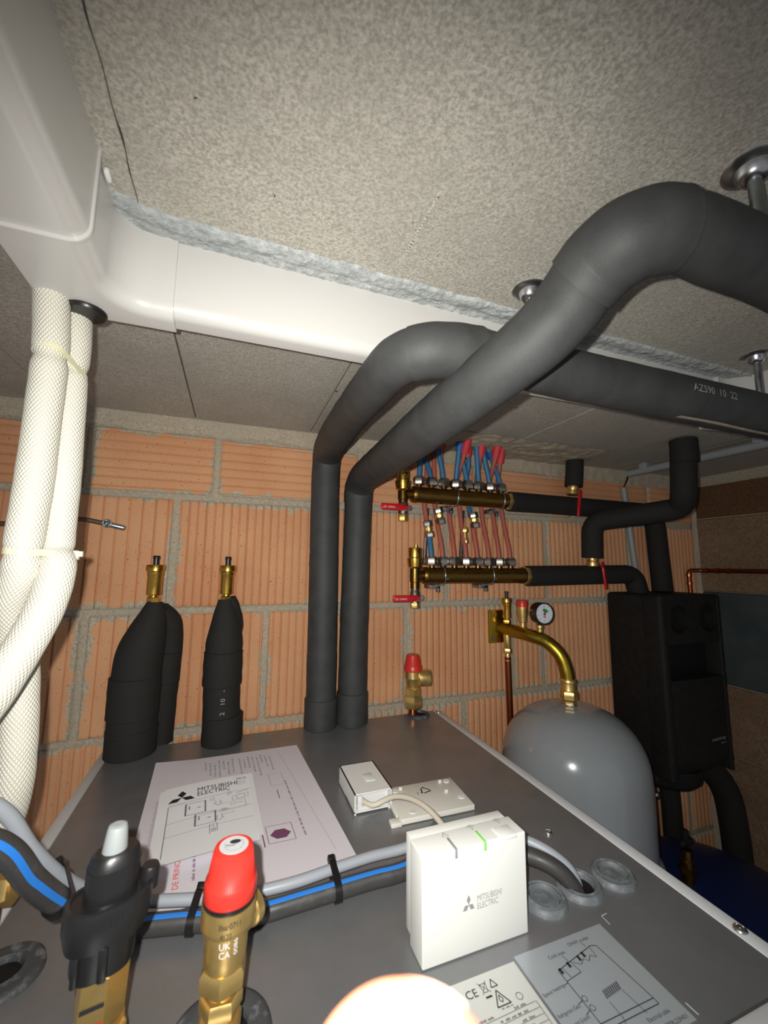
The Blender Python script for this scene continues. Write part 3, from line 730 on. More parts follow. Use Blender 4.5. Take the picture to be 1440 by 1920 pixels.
# hangers
def hanger(x, y, zlow, label, s=1.0):
    h = thing('pipe_hanger', label, 'pipe hanger', (x, y, ZC), None)
    bm = bmesh.new(); lathe(bm, [(0.0, 0.0), (0.0175*s, 0.0), (0.0180*s, -0.0012), (0.0168*s, -0.0022), (0.0110*s, -0.0034), (0.0095*s, -0.0085), (0.0075*s, -0.0110), (0.0045*s, -0.0120), (0.0, -0.0120)][::-1], (x, y, ZC), n=48, cap=False)
    finish(bm, 'flange', 'chrome', h, angle=50)
    bm = bmesh.new(); L = ZC-0.010-zlow; prof = []; k = int(L/0.0012)
    for i in range(k+1): prof.append((0.0042*s if i % 2 else 0.0038*s, L*i/k))
    lathe(bm, prof, (x, y, zlow), n=20); finish(bm, 'threaded_rod', 'zinc', h)
hanger(0.324, 0.146, 0.236, 'large shiny ceiling flange and rod at the right edge, holding the nearest black pipe', 1.0)
hanger(0.266, 0.305, 0.205, 'shiny ceiling flange half hidden behind the arching black pipe', 0.95)
hanger(0.628, 0.303, 0.207, 'shiny ceiling flange and rod in front of the white trunking corner', 0.95)

# ================================================================== HEAT PUMP CABINET
U = thing('heat_pump_cabinet', 'white heat pump cabinet with dark grey steel top carrying papers, valves and pipes', 'cabinet', (0.12, 0.5, -1.90))
X0, X1, Y0, Y1 = -0.180, 0.424, 0.190, 0.806
bm = bmesh.new(); box(bm, ((X0+X1)/2, (0.214+Y1)/2, T-0.006), (X1-X0-0.028, Y1-0.214, 0.012), bev=0.0006, seg=1); finish(bm, 'top_plate', 'steeltop', U)
for a, b in ((X0, X0+0.0135), (X1-0.0150, X1)):
    bm = bmesh.new(); box(bm, ((a+b)/2, (0.214+Y1)/2, (T-1.86)/2+0.0003), (b-a, Y1-0.214, 1.86+T+0.001), bev=0.0012); finish(bm, 'side_panel', 'panel', U)
bm = bmesh.new(); box(bm, ((X0+X1)/2, 0.199, (T-1.88)/2+0.0015), (X1-X0, 0.026, 1.88+T+0.003), bev=0.003); finish(bm, 'front_panel', 'panel', U)
bm = bmesh.new(); box(bm, ((X0+X1)/2, Y1-0.002, (T-1.86)/2-0.006), (X1-X0-0.03, 0.004, 1.85+T)); finish(bm, 'back_panel', 'panel', U)
def grommet(x, y, ro, ri, m='greyrubber', h=0.0052, name='rubber_grommet', tilt=0.0, plug=True):
    bm = bmesh.new(); lathe(bm, [(ri, -0.001), (ri, h*0.5), (ri*1.12, h), ((ro+ri)*0.5, h*0.75), (ro*0.86, h*0.95), (ro*0.97, h*0.6), (ro, 0.0)], (x, y, T), n=48, cap=False); finish(bm, name, m, U, angle=70)
    bm = bmesh.new()
    if plug: lathe(bm, [(0.0, 0.0016), (ri*0.25, 0.0006), (ri*0.6, 0.0022), (ri*0.8, 0.0007), (ri*1.02, 0.0016)], (x, y, T), n=32, cap=False); finish(bm, 'membrane', m, U, angle=70)
    else: lathe(bm, [(0.0, 0.0003), (ri*1.02, 0.0003)], (x, y, T), n=32, cap=False); finish(bm, 'hole', 'void', U)
grommet(0.282, 0.335, 0.0205, 0.0125); grommet(0.3245, 0.3365, 0.0212, 0.0130, plug=False); grommet(0.367, 0.336, 0.0205, 0.0120)
grommet(-0.143, 0.413, 0.0265, 0.0120, m='blkrubber', plug=False); grommet(0.008, 0.316, 0.0330, 0.0180, m='blkrubber', plug=False)
grommet(0.3695, 0.790, 0.0225, 0.0160, m='blkrubber', plug=False); grommet(-0.060, 0.309, 0.0330, 0.0180, m='blkrubber', plug=False)
for x, y, r in ((0.3535, 0.409, 0.0045), (0.4165, 0.2555, 0.0055), (0.4165, 0.7935, 0.0050), (-0.1735, 0.7935, 0.0045)):
    bm = bmesh.new(); lathe(bm, [(0.0, 0.0030), (r*0.3, 0.0029), (r*0.34, 0.0018), (r*0.5, 0.0018), (r*0.55, 0.0027), (r*0.85, 0.0019), (r, 0.0006), (r, -0.001)], (x, y, T+0.0006), n=28, cap=False); finish(bm, 'screw', 'chrome', U)
# rating sticker (no QR code) and connection diagram sticker
bm = bmesh.new(); box(bm, (0.1900, 0.262, T+0.0002), (0.058, 0.070, 0.0004)); st = finish(bm, 'rating_sticker', 'platelab', U, smooth=False); 
mp = flat((0.162, 0.297, T+0.0004), (1, 0, 0), (0, 1, 0), 0.0002)
ink = Ink(mp)
ink.text('C', 0.0085, -0.0130, 0.0080); ink.text('E', 0.0145, -0.0130, 0.0080)
ink.path([(0.0215, -0.0065), (0.0265, -0.0065), (0.0255, -0.0125), (0.0225, -0.0125)], 0.0004, True); ink.line((0.0205, -0.0135), (0.0275, -0.0050), 0.0004); ink.line((0.0275, -0.0135), (0.0205, -0.0050), 0.0004)
ink.poly([(0.0215, -0.0165), (0.0265, -0.0165), (0.0265, -0.0152), (0.0215, -0.0152)])
ink.path([(0.0290, -0.0110), (0.0345, -0.0110), (0.03175, -0.0055)], 0.0007, True)
ink.path([(0.0255, -0.0240), (0.0365, -0.0240), (0.0310, -0.0135)], 0.0008, True); ink.path([(0.0310, -0.0220), (0.0295, -0.0200), (0.0310, -0.0170), (0.0325, -0.0200)], 0.0006, True)
ink.scribble(0.0275, -0.0262, 0.008, 0.0010, 0, 5)
ink.arc((0.0445, -0.0225), 0.0024, 0, 2*PI, 0.0004, 20)
for k in range(9):
    ink.line((0.006, -0.0300-k*0.0042), (0.053, -0.0290-k*0.0042), 0.0003); ink.scribble(0.022 if k % 2 else 0.008, -0.0288-k*0.0042, 0.012+0.004*(k % 3), 0.0017, 0, 20+k); ink.scribble(0.036, -0.0288-k*0.0042, 0.006, 0.0017, 0, 40+k)
ink.line((0.0535, -0.029), (0.0535, -0.066), 0.0004)
ink.done('printing', 'ink', st)
bm = bmesh.new(); box(bm, (0.2655, 0.261, T+0.0002), (0.088, 0.078, 0.0004)); st = finish(bm, 'diagram_sticker', 'sticker', U, smooth=False)
U1, V1 = V((1, 0, 0)), V((0, 1, 0)); mp = flat((0.2215, 0.300, T+0.0004), U1, V1, 0.0002); ink = Ink(mp)
def SP(px, py):   # diagram pixel (zoomed) to sticker coordinates by affine of its corners
    return (px, py)
wl = 0.0006
ink.path([(0.0245, -0.0205), (0.0640, -0.0130), (0.0685, -0.0145), (0.0735, -0.0585), (0.0245, -0.0585)], wl, True)
ink.line((0.0245, -0.0625), (0.0735, -0.0625), wl); ink.line((0.0245, -0.0585), (0.0245, -0.0625), wl); ink.line((0.0735, -0.0585), (0.0735, -0.0625), wl)
ink.path([(0.0245, -0.0290), (0.0400, -0.0270), (0.0385, -0.0180)], wl*0.8)
ink.path([(0.0285, -0.0200), (0.0300, -0.0275)], wl*0.8)
for cx_, cy_ in ((0.0262, -0.0215), (0.0355, -0.0195), (0.0470, -0.0180), (0.0525, -0.0168)): ink.poly([(cx_-0.0012, cy_-0.0022), (cx_+0.0012, cy_-0.0022), (cx_+0.0010, cy_+0.0022), (cx_-0.0010, cy_+0.0022)])
ink.path([(0.0400, -0.0190), (0.0450, -0.0225), (0.0500, -0.0195), (0.0530, -0.0225), (0.0570, -0.0190), (0.0610, -0.0220), (0.0620, -0.0140)], wl*0.7)
ink.line((0.0375, -0.0175), (0.0360, -0.0120), wl*0.8); ink.line((0.0600, -0.0125), (0.0585, -0.0085), wl*0.8)
ink.text('Cold inlet', 0.0245, -0.0115, 0.0040); ink.text('DHW outlet', 0.0475, -0.0080, 0.0040)
ink.line((0.0245, -0.0300), (0.0205, -0.0305), wl*0.8); ink.text('Space heating', 0.0010, -0.0325, 0.0036, 0.06, wid=0.0195)
ink.line((0.0245, -0.0430), (0.0200, -0.0440), wl*0.8); ink.text('Refrigerant (Gas)', 0.0010, -0.0470, 0.0036, 0.06, wid=0.0195); ink.arc((0.0272, -0.0425), 0.0019, 0, 2*PI, wl*0.7)
ink.line((0.0245, -0.0495), (0.0200, -0.0510), wl*0.8); ink.text('Refrigerant (Liquid)', 0.0002, -0.0545, 0.0036, 0.06, wid=0.0210); ink.arc((0.0275, -0.0490), 0.0019, 0, 2*PI, wl*0.7)
ink.line((0.0420, -0.0610), (0.0420, -0.0500), wl*0.7); 
for k in range(9): ink.line((0.0425+k*0.0018, -0.0480+k*0.0002), (0.0440+k*0.0018, -0.0425+k*0.0002), 0.0009)
ink.line((0.0575, -0.0470), (0.0600, -0.0640), wl*0.7); ink.line((0.0405, -0.0640), (0.0420, -0.0600), wl*0.7)
ink.text('Electrical cable', 0.0560, -0.0690, 0.0038, wid=0.0200); ink.text('Water inlet', 0.0330, -0.0700, 0.0038, wid=0.0160); ink.text('BT79L23H01', 0.0620, -0.0755, 0.0038, wid=0.0220)
ink.done('printing', 'ink', st)
for k_, fn in enumerate((lambda i: i.path([(0.3245, 0.3060), (0.3180, 0.3055), (0.3175, 0.2965)], 0.0006), lambda i: i.path([(0.3135, 0.2320), (0.3140, 0.2235)], 0.0008), lambda i: i.scribble(0.125, 0.4590, 0.006, 0.0022, 0, 3), lambda i: i.scribble(0.122, 0.4360, 0.010, 0.0024, 0.1, 4))):
    ink = Ink(flat((0, 0, T), (1, 0, 0), (0, 1, 0), 0.0002)); fn(ink); ink.done('stencil_mark', 'panel', U)

# ================================================================== INSULATED VENT STACKS ON THE CABINET
def air_vent(parent, x, y, z0, z1, r, m='brasspol'):
    """float type brass air vent, black dust cap"""
    h = z1-z0; bm = bmesh.new()
    hexnut(bm, (x, y, z0+h*0.08), (0, 0, 1), r*1.35, h*0.16, 0.4)
    lathe(bm, [(r*0.55, h*0.12), (r*0.55, h*0.20), (r*0.88, h*0.22), (r*0.90, h*0.24), (r*0.90, h*0.72), (r*0.97, h*0.74), (r*0.97, h*0.80), (r*1.0, h*0.82), (r*1.14, h*0.84), (r*1.14, h*0.98), (r*1.08, h*1.0), (0, h*1.0)], (x, y, z0), n=40)
    v = finish(bm, 'air_vent', m, parent); bm = bmesh.new()
    lathe(bm, [(r*0.36, 0), (r*0.36, 0.010), (r*0.42, 0.0105), (r*0.42, 0.0150), (r*0.38, 0.0160), (0, 0.0160)], (x, y, z1-0.0005), n=20); finish(bm, 'dust_cap', 'blkplastic', v)
    return v
g = thing('vent_pipe', 'black wrapped double pipe stub with brass air vent, nearest the cabinet top left edge', 'air vent', (-0.138, 0.789, T))
bm = bmesh.new(); tube(bm, spline([(-0.1375, 0.789, T), (-0.1380, 0.789, -0.25), (-0.1375, 0.789, -0.185), (-0.1350, 0.789, -0.150), (-0.1280, 0.790, -0.118), (-0.1220, 0.790, -0.092), (-0.1190, 0.790, -0.066)], 0.004), lambda s, L: (0.0360 if s < 0.135 else max(0.0125, 0.0360-0.0236*((s-0.135)/(L-0.135))**1.9)) + 0.0008*noise.noise(V((s*40, 1, 1))), 44)
finish(bm, 'insulation', 'foamdk', g, angle=60)
sleeve(g, (-0.1385, 0.789, -0.245), (-0.1385, 0.789, -0.183), 0.0378, m='foamdk'); sleeve(g, (-0.1375, 0.789, T), (-0.1375, 0.789, T+0.040), 0.0370, m='foamdk')
bm = bmesh.new(); tube(bm, spline([(-0.102, 0.824, T), (-0.100, 0.824, -0.22), (-0.097, 0.823, -0.14), (-0.100, 0.816, -0.105), (-0.112, 0.800, -0.080)], 0.004), lambda s, L: 0.0215+0.0008*noise.noise(V((s*50, 2, 8))) - (0.006*max(0, (s-L+0.03)/0.03)), 36)
finish(bm, 'rear_insulation', 'foamdk', g, angle=60)
sleeve(g, (-0.100, 0.823, -0.205), (-0.099, 0.823, -0.155), 0.0232, m='foamdk', name='rear_sleeve')
air_vent(g, -0.1225, 0.790, -0.068, -0.004, 0.0130)
g = thing('vent_pipe', 'black wrapped single pipe stub with brass air vent, between the papers and the brick wall', 'air vent', (-0.002, 0.788, T))
bm = bmesh.new(); tube(bm, spline([(-0.0015, 0.788, T), (-0.0055, 0.788, -0.24), (-0.0070, 0.788, -0.185), (-0.0065, 0.788, -0.140), (-0.0060, 0.789, -0.112), (-0.0075, 0.790, -0.085), (-0.0085, 0.790, -0.064)], 0.004), lambda s, L: (0.0300 if s < 0.16 else max(0.0120, 0.0300-0.0182*((s-0.16)/(L-0.16))**1.6)) + 0.0010*noise.noise(V((s*40, 5, 1))), 44)
finish(bm, 'insulation', 'foamdk', g, angle=60)
bm = bmesh.new(); tube(bm, spline([(0.000, 0.800, -0.140), (0.006, 0.798, -0.108), (0.002, 0.795, -0.080), (-0.003, 0.792, -0.062)], 0.004), lambda s, L: 0.0185-0.0070*(s/L)**2+0.001*noise.noise(V((s*80, 3, 1))), 30); finish(bm, 'foam_flap', 'foamdk', g, angle=60)
sleeve(g, (-0.0065, 0.788, -0.208), (-0.0068, 0.788, -0.152), 0.0318, m='foamdk', wob=0.001); sleeve(g, (-0.0015, 0.788, T), (-0.002, 0.788, T+0.045), 0.0325, m='foamdk', wob=0.001)
air_vent(g, -0.0080, 0.790, -0.068, -0.004, 0.0125)
ink = Ink(cyl((-0.0045, 0.788, -0.250), 'z', 0.0308, -PI/2+0.02)); ink.text('2   10   -', 0.004, 0.0, 0.010, PI/2, wid=0.040); ink.done('lettering', 'logogrey', g)

# ================================================================== RELIEF VALVE AT THE BACK OF THE CABINET
g = thing('relief_valve', 'small brass relief valve with red cap at the far right corner of the cabinet top', 'valve', (0.357, 0.790, T))
x, y = 0.3565, 0.790
bm = bmesh.new(); lathe(bm, [(0.0185, -0.2135), (0.0185, -0.204), (0.0170, -0.202), (0.0132, -0.184), (0.0120, -0.182), (0, -0.182)], (x, y, 0), n=48, ripple=(1, 0.0006, -0.206, -0.183)); finish(bm, 'red_cap', 'redcap', g)
bm = bmesh.new(); lathe(bm, [(0.0120, -0.2460), (0.0150, -0.2400), (0.0160, -0.2290), (0.0178, -0.2270), (0.0180, -0.2140), (0.0, -0.2140)], (x, y, 0), n=40); 
hexnut(bm, (x, y, -0.2535), (0, 0, 1), 0.0300, 0.0150, 0.25); hexnut(bm, (x, y, -0.2730), (0, 0, 1), 0.0330, 0.0240, 0.25)
lathe(bm, [(0.0095, 0), (0.0165, 0.008), (0.0165, 0.030), (0.0150, 0.032), (0.0130, 0.030), (0.0130, 0.020), (0, 0.020)], (x+0.004, y-0.002, -0.2270), (0.95, -0.3, 0), n=36)
finish(bm, 'body', 'brass', g)
bm = bmesh.new(); lathe(bm, [(0.0085, -0.310), (0.0085, -0.280)], (x, y, 0), n=24); finish(bm, 'copper_stub', 'copper', g)
ink = Ink(flat((x-0.006, y-0.01655, -0.2800), (1, 0, 0), (0, 0, 1), 0.0006)); 
ink.line((0.0005, 0.0035), (0.0110, 0.0060), 0.0016); ink.done('marking', 'redcap', g)

# ================================================================== FOREGROUND RELIEF VALVE (red cap)
x, y = 0.008, 0.300
g = thing('relief_valve', 'large brass safety valve with ribbed red cap in the foreground', 'valve', (x, y, T))
R_ = 0.0154
ax = V((0.035, 0, 1)).normalized(); base = V((x+0.0015, y, -0.2060))
bm = bmesh.new(); lathe(bm, [(R_*1.0, 0.0), (R_*1.03, 0.0012), (R_*1.03, 0.0075), (R_*0.99, 0.0100), (R_*0.93, 0.0115), (R_*0.78, 0.0255), (R_*0.74, 0.0270), (R_*0.64, 0.0276), (R_*0.63, 0.0270), (0, 0.0270)], base, ax, n=120, ripple=(1, 0.0006, 0.0114, 0.0256)); finish(bm, 'red_cap', 'redcap', g, angle=50)
tp = base+ax*0.0272
bm = bmesh.new(); lathe(bm, [(R_*0.57, 0), (R_*0.57, 0.0003), (0, 0.0003)], tp, ax, n=40); disc = finish(bm, 'cap_badge', 'lightgrey', g)
RR = zrot(ax); ink = Ink(lambda u, v: tp + V((u, v, 0.0006+0.0)) - V((0, 0, u*0.035)))
ink.poly([(0.0008+0.0034*math.cos(a/20*2*PI), 0.0028+0.0021*math.sin(a/20*2*PI)) for a in range(20)]); ink.text('3bar', -0.0052, -0.0012, 0.0030, wid=0.0062)
for k in range(13):
    a = math.radians(160+k*19); ink.text(random.choice('ABEHMNRS'), 0.0062*math.cos(a), 0.0062*math.sin(a), 0.0014, a+PI/2)
ink.done('badge_printing', 'ink', disc)
bm = bmesh.new(); lathe(bm, [(R_*1.02, -0.0020), (R_*1.04, 0.0002), (R_*0.96, 0.0004)], base, ax, n=60); finish(bm, 'black_ring', 'blkplastic', g)
bm = bmesh.new()
lathe(bm, [(R_*0.72, -0.038), (R_*0.80, -0.036), (R_*0.83, -0.0290), (R_*0.84, -0.0190), (R_*0.86, -0.0170), (R_*1.02, -0.0145), (R_*1.05, -0.0120), (R_*1.05, -0.0022), (0, -0.0022)], base, ax, n=60)
hexnut(bm, base-ax*0.0430, ax, R_*1.62, 0.0120, 0.9, 0.2)
hexnut(bm, base-ax*0.0580, ax, R_*1.42, 0.0100, 0.5, 0.2)
lathe(bm, [(R_*0.60, -0.086), (R_*0.60, -0.0640), (R_*0.50, -0.0620), (R_*0.50, -0.050)], base, ax, n=40)
hexnut(bm, base-ax*0.0735, ax, R_*1.60, 0.0120, 0.9, 0.2)
lathe(bm, [(R_*0.55, 0.0), (R_*0.62, 0.004), (R_*0.62, 0.016), (R_*0.70, 0.017), (R_*0.70, 0.022), (R_*0.45, 0.022), (R_*0.45, 0.012), (0, 0.012)], base-ax*0.020, (0.72, 0.68, 0), n=36)
finish(bm, 'body', 'brass', g, angle=35)
ink = Ink(cyl(base-ax*0.0085+V((0, 0, 0)), 'z', R_*1.05, -PI/2-0.35)); ink.text('3bar0711', 0.0, 0.0, 0.0042, 0.0, wid=0.0125); ink.text('4620', 0.0010, -0.0050, 0.0040, wid=0.0065); ink.done('engraving', 'ink', g)
ink = Ink(cyl(base-ax*0.0265, 'z', R_*0.86, -PI/2-0.30)); ink.text('UK', 0.0000, 0.0055, 0.0052, wid=0.0062); ink.text('CA', 0.0000, 0.0010, 0.0052, wid=0.0062); ink.text('0086', 0.0105, 0.0010, 0.0034, PI/2, wid=0.0085); ink.done('white_marking', 'panel', g)

# ================================================================== FOREGROUND BLACK ACTUATOR ON BRASS BODY
x, y = -0.0478, 0.308
g = thing('air_vent', 'black plastic automatic vent with pale grey cap on a brass body, left foreground', 'air vent', (x, y, T))
ax = V((0.05, 0, 1)).normalized()
def oval(bm, c, ax, secs, n=44, rot=0.0):
    R = zrot(ax); rings = []
    for a, b, h, p in secs:
        ring = []
        for i in range(n):
            t_ = 2*PI*i/n; ct, st_ = math.cos(t_), math.sin(t_)
            u = a*math.copysign(abs(ct)**p, ct); v = b*math.copysign(abs(st_)**p, st_)
            uu = u*math.cos(rot)-v*math.sin(rot); vv = u*math.sin(rot)+v*math.cos(rot)
            ring.append(bm.verts.new(V(c)+V((uu, vv, 0))+V(ax)*h))
        rings.append(ring)
    for a, b in zip(rings, rings[1:]):
        for i in range(n): bm.faces.new((a[i], a[(i+1) % n], b[(i+1) % n], b[i]))
    bm.faces.new(list(reversed(rings[0]))); bm.faces.new(rings[-1])
c0 = V((x, y, 0.0))
bm = bmesh.new(); lathe(bm, [(0.0068, -0.1735), (0.0066, -0.1705), (0.0054, -0.1600), (0.0048, -0.1585), (0.0030, -0.1578), (0.0028, -0.1578), (0, -0.1578)], c0+V((-0.0010, 0, 0)), ax, n=32); finish(bm, 'grey_cap', 'conduit', g)
bm = bmesh.new(); oval(bm, c0, ax, [(0.0138, 0.0115, -0.1990, 0.85), (0.0140, 0.0117, -0.1780, 0.85), (0.0136, 0.0113, -0.1780, 0.85), (0.0124, 0.0100, -0.1732, 0.85), (0.0108, 0.0086, -0.1714, 0.9)], rot=0.35); finish(bm, 'upper_housing', 'blkplastic', g)
bm = bmesh.new(); oval(bm, c0, ax, [(0.0200, 0.0150, -0.2150, 0.8), (0.0222, 0.0165, -0.2070, 0.8), (0.0224, 0.0167, -0.1975, 0.8), (0.0216, 0.0160, -0.1945, 0.8), (0.0195, 0.0142, -0.1940, 0.8), (0.0190, 0.0138, -0.1952, 0.8)], rot=0.35)
for k in range(22):
    a = -PI*0.95+k*PI*0.9/21; box(bm, c0+V((0.0222*math.cos(a)*math.cos(.35)-0.0165*math.sin(a)*math.sin(.35), 0.0222*math.cos(a)*math.sin(.35)+0.0165*math.sin(a)*math.cos(.35), 0))+ax*-0.2010, (0.0009, 0.0009, 0.004))
lathe(bm, [(0.0055, 0), (0.0055, 0.010), (0.0045, 0.0120), (0, 0.0125)], c0+ax*-0.2010+V((0.0190, 0.008, 0)), ax, n=24)
finish(bm, 'collar', 'blkplastic', g)
bm = bmesh.new(); oval(bm, c0, ax, [(0.0150, 0.0135, -0.2310, 0.75), (0.0158, 0.0140, -0.2290, 0.75), (0.0160, 0.0142, -0.2180, 0.75), (0.0170, 0.0150, -0.2130, 0.75)], rot=0.3)
box(bm, c0+ax*-0.2220+V((-0.0100, -0.0135, 0)), (0.0035, 0.0060, 0.0150), bev=0.001); box(bm, c0+ax*-0.2220+V((0.0030, -0.0142, 0)), (0.0045, 0.0040, 0.0170), bev=0.001)
finish(bm, 'lower_housing', 'blkplastic', g)
bm = bmesh.new(); hexnut(bm, (x-0.0100, y, -0.2440), ax, 0.0230, 0.0290, 0.35, 0.05); hexnut(bm, (x-0.0105, y, -0.2700), ax, 0.0250, 0.0200, 0.35, 0.1)
lathe(bm, [(0.0100, 0), (0.0100, 0.05)], (x-0.0100, y, -0.310), ax, n=32); body = finish(bm, 'body', 'brass', g)
R = zrot(ax)
def facet(x0, y0, rot, across):   # printed stripes on the facet that looks at the camera
    best = max(range(6), key=lambda k: (R @ V((math.cos(rot+PI/3*k+PI/6), math.sin(rot+PI/3*k+PI/6), 0))).dot(V((0.05, -1, 0)))); a = rot+PI/3*best+PI/6
    n_ = R @ V((math.cos(a), math.sin(a), 0)); c = V((x0, y0, -0.2440))+n_*(across/2); w_ = R @ V((0, 0, 1)); u = w_.cross(n_).normalized(); return flat(c, u, w_, 0.0004)
mp = facet(x-0.0100, y, 0.35, 0.0230)
ink = Ink(mp); ink.poly([(-0.0060, -0.0040), (0.0060, 0.0000), (0.0060, 0.0022), (-0.0060, -0.0015)]); ink.done('black_stripe', 'ink', body)
ink = Ink(mp); ink.poly([(-0.0060, -0.0125), (0.0060, -0.0100), (0.0060, -0.0070)]); ink.done('red_stripe', 'redcap', body)

# ================================================================== BUNDLE OF CABLES ACROSS THE TOP
hose_pts = [(-0.200, 0.305, -0.105), (-0.170, 0.325, -0.145), (-0.1275, 0.3454, -0.1780), (-0.1145, 0.3632, -0.2120), (-0.1034, 0.3821, -0.2400), (-0.0905, 0.4005, -0.2650), (-0.0616, 0.4150, -0.2905), (-0.0199, 0.4084, -0.2938), (0.0132, 0.4002, -0.2940), (0.0430, 0.3974, -0.2940), (0.0702, 0.3981, -0.2938), (0.1088, 0.3991, -0.2935), (0.1398, 0.3995, -0.2930), (0.1662, 0.3978, -0.2920), (0.205, 0.401, -0.289), (0.255, 0.384, -0.283), (0.286, 0.362, -0.281), (0.306, 0.345, -0.287), (0.318, 0.336, -0.301), (0.322, 0.332, -0.318)]
HS = thing('power_cable', 'thick black cable with blue stripe arching across the cabinet top into a grommet', 'cable', (0.04, 0.383, T))
hp = spline(hose_pts, 0.004)
bm = bmesh.new(); fr = tube(bm, hp, 0.0078, 30); finish(bm, 'sheath', 'hose', HS, angle=60)
bm = bmesh.new(); rows = []
for i, (p, tt, n_, b_) in enumerate(fr):
    if p.x > 0.20: break
    view = (V((0, 0, 0))-p); vv = (view-tt*view.dot(tt)).normalized(); upv = (V((0, 0, 1))-tt*tt.z).normalized()
    side = tt.cross(vv).normalized(); side = side if side.dot(V((0, 1, 0.6))) > 0 else -side
    row = []
    kk = max(0.0, min(1.0, (-0.045-p.x)/0.05)); rv_ = V((0.30*kk, -0.35-0.50*kk, 1-0.42*kk)); ref = (rv_-tt*rv_.dot(tt)).normalized(); sd = tt.cross(ref)
    for a in (-0.24, -0.12, 0, 0.12, 0.24): row.append(bm.verts.new(p+(ref*math.cos(a)+sd*math.sin(a))*0.00795))
    rows.append(row)
for a, b in zip(rows, rows[1:]):
    for k in range(4): bm.faces.new((a[k], a[k+1], b[k+1], b[k]))
finish(bm, 'blue_stripe', 'bluestripe', HS)
grey_pts = [(-0.200, 0.325, -0.090), (-0.175, 0.345, -0.130), (-0.1382, 0.3676, -0.1650), (-0.1224, 0.3819, -0.2020), (-0.1095, 0.3985, -0.2320), (-0.0955, 0.4157, -0.2570), (-0.0654, 0.4303, -0.2820), (-0.0216, 0.4219, -0.2865), (0.0127, 0.4133, -0.2865), (0.0437, 0.4104, -0.2865), (0.0717, 0.4104, -0.2862), (0.1128, 0.4152, -0.2860), (0.1457, 0.4172, -0.2855), (0.1738, 0.4162, -0.2850), (0.205, 0.412, -0.280), (0.255, 0.395, -0.2745), (0.288, 0.371, -0.2725), (0.309, 0.352, -0.2795), (0.323, 0.342, -0.2930), (0.328, 0.338, -0.316)]
tag(tube_obj('control_cable', grey_pts, 0.0047, 'greycable', n=24, step=0.004), 'thinner pale grey cable tied along the back of the black cable', 'cable')
def band(cA, rA, cB, rB, tdir, name, label, head, m='tie', w=0.0062):
    """tie round the pair of cables at one place"""
    t_ = thing(name, label, 'cable tie', cA); cA, cB, tdir = V(cA), V(cB), V(tdir).normalized()
    d = (cB-cA); d = (d-tdir*d.dot(tdir)); n_ = tdir.cross(d).normalized(); dl = d.normalized(); loop = []
    for i in range(17): a = PI/2+PI*i/16; loop.append(cA + (dl*math.cos(a)+n_*math.sin(a))*(rA+0.0004))
    for i in range(13): a = -PI/2+PI*i/12; loop.append(cA+d + (dl*math.cos(a)+n_*math.sin(a))*(rB+0.0004))
    loop.append(loop[0].copy()); cen = cA+d*0.4; bm = bmesh.new(); A_ = []
    for p in loop:
        o = (p-cen).normalized(); A_.append([bm.verts.new(p+o*k+tdir*z) for k, z in ((0, -w/2), (0.0013, -w/2), (0.0013, w/2), (0, w/2))])
    for a, b in zip(A_, A_[1:]):
        for k in range(4): bm.faces.new((a[k], a[(k+1) % 4], b[(k+1) % 4], b[k]))
    finish(bm, 'strap', m, t_)
    bm = bmesh.new(); R3 = Matrix((tdir, n_, tdir.cross(n_))).transposed(); box(bm, cA+d*1.0+dl*(rB+0.003)+V((0, 0, 0.001)), (0.0065, 0.0060, 0.0055), rot=R3, bev=0.0008)
    finish(bm, 'lock_head', m, t_)
gp = spline(grey_pts, 0.004)
def near(path, x):
    i = min(range(1, len(path)-1), key=lambda k: abs(path[k].x-x)); return path[i], (path[i+1]-path[i-1])
for xx, lb in ((-0.104, 'black cable tie on the bundle just left of the black plastic vent'), (-0.0165, 'black cable tie on the bundle between the black vent and the red capped valve'), (0.1035, 'black cable tie on the bundle beside the corner of the paper sheet')):
    a, ta = near(hp, xx); b, _ = near(gp, xx); band(a, 0.0079, b, 0.0048, ta, 'cable_tie', lb, None)

# ================================================================== PAPERS
def sheet_obj(name, label, cat, f, nu, nv, m, thick=0.0003):
    g = thing(name, label, cat, f(0.5, 0.5)); bm = bmesh.new()
    top = sheet(bm, f, nu, nv); bmesh.ops.solidify(bm, geom=bm.faces[:], thickness=thick)
    finish(bm, 'sheet', m, g, angle=60); return g
PW, PH = 0.2085, 0.297
ux = V((0.9997, 0.004, 0)); vx = V((0.045, -0.999, 0)).normalized()
O1 = V((-0.0920, 0.7285, 0))
def page(u, v, off=0.0):    # u 0..1 left to right, v 0..1 far to near; slight curl at the far left, rising near side
    z = T+0.0015+off + 0.003*max(0, 1-u*4)*max(0, 1-v*2.5)**2 + 0.0012*math.sin(PI*u)*v
    w_ = PW*(1.0+0.04*v)
    return O1 + ux*(w_*u) + vx*(PH*v) + V((-0.012*(1-u)*0, 0, z))
g = sheet_obj('instruction_sheet', 'large printed instruction sheet lying flat under the folded leaflet', 'paper', lambda u, v: page(u, v), 24, 30, 'paper')
mp = lambda u, v: page(u/PW, v/PH, 0.0005)
ink = Ink(mp)
for k in range(15):
    ink.scribble(0.068+k*0.0063+(0.004 if k > 6 else 0), 0.062-0.010*(k % 3), 0.030+0.008*(k % 4), 0.0028 if k % 4 else 0.0033, PI/2*-1+PI, 100+k) if False else ink.scribble(0.070+k*0.0062+(0.004 if k > 6 else 0), 0.018+0.004*(k % 3), 0.028+0.008*(k % 4), 0.0026, PI/2, 100+k)
ink.done('text_block', 'inkgrey', g); ink = Ink(mp)
